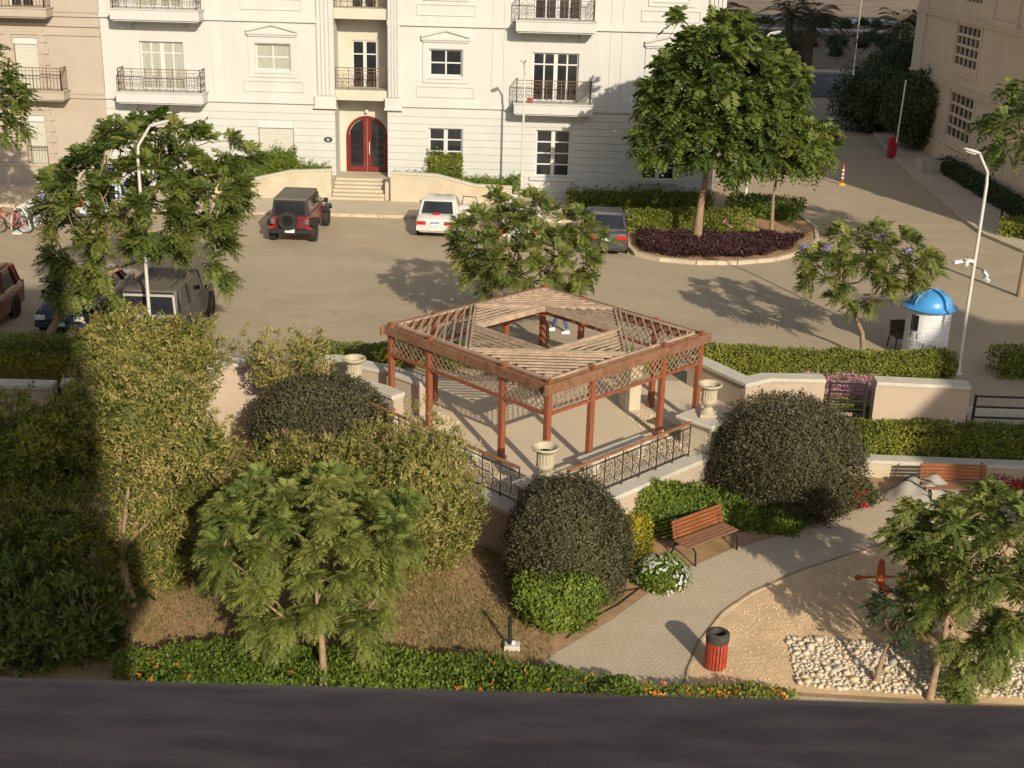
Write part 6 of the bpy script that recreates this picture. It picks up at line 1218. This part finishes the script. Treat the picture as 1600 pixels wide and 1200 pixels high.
# planting round the terrace and path
def hz_(name, lab, px0, py0, px1, py1, Y, n, ls, m, seed, **kw): c, rx, rz = ell(px0, py0, px1, py1, Y); return bush(name, lab, kw.pop('cat', 'shrub'), c, (rx, kw.pop('ry', rx*.7), rz), n, ls, m, seed, base=(c.x, c.y, GZ), **kw)
hz_('leafy_shrub', 'bright green leafy hedge under the terrace wall behind the park bench', 985, 758, 1125, 862, 27.7, 15000, .085, 'leaf_bright', 501, amp=.12, power=2.6, ry=.55)
hz_('leafy_shrub', 'green leafy shrub between the bench and the large dark bush', 1095, 772, 1240, 840, 28.3, 13000, .085, 'leaf_bright', 502, amp=.14, power=2.5, tint=-.15, ry=.6)
hz_('yellow_shrub', 'yellow green shrub between the round dark bush and the bench', 962, 805, 1020, 895, 25.6, 5200, .075, 'leaf_yellow', 503, amp=.12, ry=.4)
hz_('leafy_shrub', 'bright green skirt of leaves below the round dark bush', 808, 895, 935, 990, 23.3, 8000, .085, 'leaf_bright', 504, amp=.15, power=2.5, ry=.6)
hz_('leafy_shrub', 'small green shrub under the right side of the large dark bush', 1180, 800, 1260, 838, 27.9, 2600, .07, 'leaf_bright', 505, amp=.15)
WF = hz_('white_flower_bush', 'round green bush covered in small white flowers beside the path', 990, 868, 1076, 935, 24.95, 5000, .075, 'leaf_bright', 506, cat='flowers', amp=.08, ry=.5)
c, rx, rz = ell(990, 868, 1076, 935, 24.95); r = np.random.default_rng(3); U = norm(r.normal(size=(900, 3))); U = U[(U[:, 2] > -.5) & (U[:, 1] < .5)]; keep = (U[:, 0] > .15) | (U[:, 2] > .45) | (r.random(len(U)) < .12); U = U[keep][:210]
for u in U:
    p = np.array([c.x, c.y, c.z])+u*np.array([rx, .5, rz])*1.04-np.array([c.x, c.y, GZ]); k = 7; an_ = np.arange(k)*2*math.pi/k; n0_ = norm(u[None])[0]; t1 = norm(np.cross(n0_, [0, 0, 1.01])[None])[0]; t2 = np.cross(n0_, t1)
    A = np.cos(an_)[:, None]*t1+np.sin(an_)[:, None]*t2; leafobj('blossom', leafquads(np.repeat(p[None], k, 0), A, np.repeat(n0_[None], k, 0), np.full(k, .038), np.full(k, .034)), r.random(k), 'petal_white', WF)
RF = bush('red_flower_shrub', 'shrub with bright red blossoms at the edge of the path', 'flowers', tuple(G(1345, 790, GZ)+Vector((0, 0, .3))), (.42, .35, .32), 1500, .09, 'leaf_shade', 507, amp=.2, depth=.6, core=.4)
q = G(1345, 790, GZ)+Vector((0, 0, .3)); bz = Vector((q.x, q.y, q.z-.32))
for px, py in ((1336, 765), (1333, 780), (1345, 777), (1349, 788), (1352, 770), (1341, 770)):
    p = F(px, py, q.y-.2)-bz; k = 16; leafobj('blossom', leafquads(np.array(p)+r.normal(size=(k, 3))*.05, rdir(k), rdir(k)+np.array([0, -.8, .6]), np.full(k, .08), np.full(k, .065)), r.random(k), 'petal_red', RF)
PF = hedge('pink_flower_bed', 'bed of pink flowers behind the dark slats', [(8.6, 34.2), (10.1, 34.1)], 1.1, -.25, .50, 900, .06, 'petal_pink', 509, cat='flowers', amp=.08, tint=-.22)
hedge('leafy_shrub', 'dry mixed planting below the pink flowers', [(8.65, 33.5), (9.8, 33.45)], .4, -.6, .12, 900, .07, 'leaf_olive', 510, cat='shrub', amp=.08)
hedge('red_flower_bed', 'dark red and white flowers at the right edge beside the second bench', [(12.6, 30.3), (16, 30.2)], .7, GZ, GZ+.32, 240, .10, 'petal_dark_red', 511, cat='flowers', amp=.1, flow=('petal_white', 22, .07))
# low flowering hedge in front
hedge('flowering_hedge', 'long low green hedge with orange flowers along the bottom', [(-6.75, 20.3), (-5.6, 20.75), (-2.0, 20.6), (.6, 20.25), (2.2, 19.85)], 1.35, GZ, GZ+.50, 1500, .085, 'leaf_bright', 520, amp=.09, tint=-.05, flow=('petal_orange', 36, .05))
hedge('flowering_hedge', 'short hedge end thick with orange flowers near the litter bin', [(2.5, 20.1), (5.2, 20.05)], .7, GZ, GZ+.40, 1200, .08, 'leaf_hedge', 521, amp=.08, flow=('petal_orange', 60, .07))
# grass and litter on the garden soil
r = np.random.default_rng(12); n = 30000; P = []
while len(P) < n:
    x, y = r.uniform(-8.5, 1.2), r.uniform(21.4, 26.5)
    if x+0 < 1.0 and r.random() < .35+.65*(.5+.5*math.sin(x*1.7)*math.sin(y*1.3+.4)): P.append((x, y, GZ+.004))
P = np.array(P); A = rdir(n)*.6+np.array([0, 0, 1.]); o = leafobj('grass', leafquads(P, A, rdir(n), .05+.06*r.random(n), np.full(n, .014)), np.clip(.45+.28*r.normal(size=n), 0, 1), 'grass_mix'); tag(o, 'thin dry grass on the garden soil', None, None, 'stuff')
n = 1500; P = np.column_stack([r.uniform(-9, 4, n), r.uniform(21, 27, n), np.full(n, GZ+.02)]); P = P[(P[:, 1] > P[:, 0]*1.0+21.5) | (P[:, 0] < .8)]; n = len(P); o = leafobj('leaf_litter', leafquads(P, rdir(n)*np.array([1, 1, .2]), rdir(n)*.3+np.array([0, 0, 1.]), .05+.05*r.random(n), .03+.03*r.random(n)), .8+.2*r.random(n), 'grass_mix'); tag(o, 'dry fallen leaves scattered on the soil', None, None, 'stuff')
# dripline hose along the path
hs = MB(); hp_ = [(1.25, 22.6), (1.9, 23.5), (2.4, 24.0), (2.9, 24.75), (2.4, 24.5), (1.7, 23.9), (1.2, 23.2)]
hs.tube([(a+.03*math.sin(i*3), b, GZ+.03) for i, (a, b) in enumerate(hp_)], .014, 5); tag(hs.build('drip_hose', 'black_plastic', smooth=60), 'thin dark drip hose on the soil beside the path', 'hose')
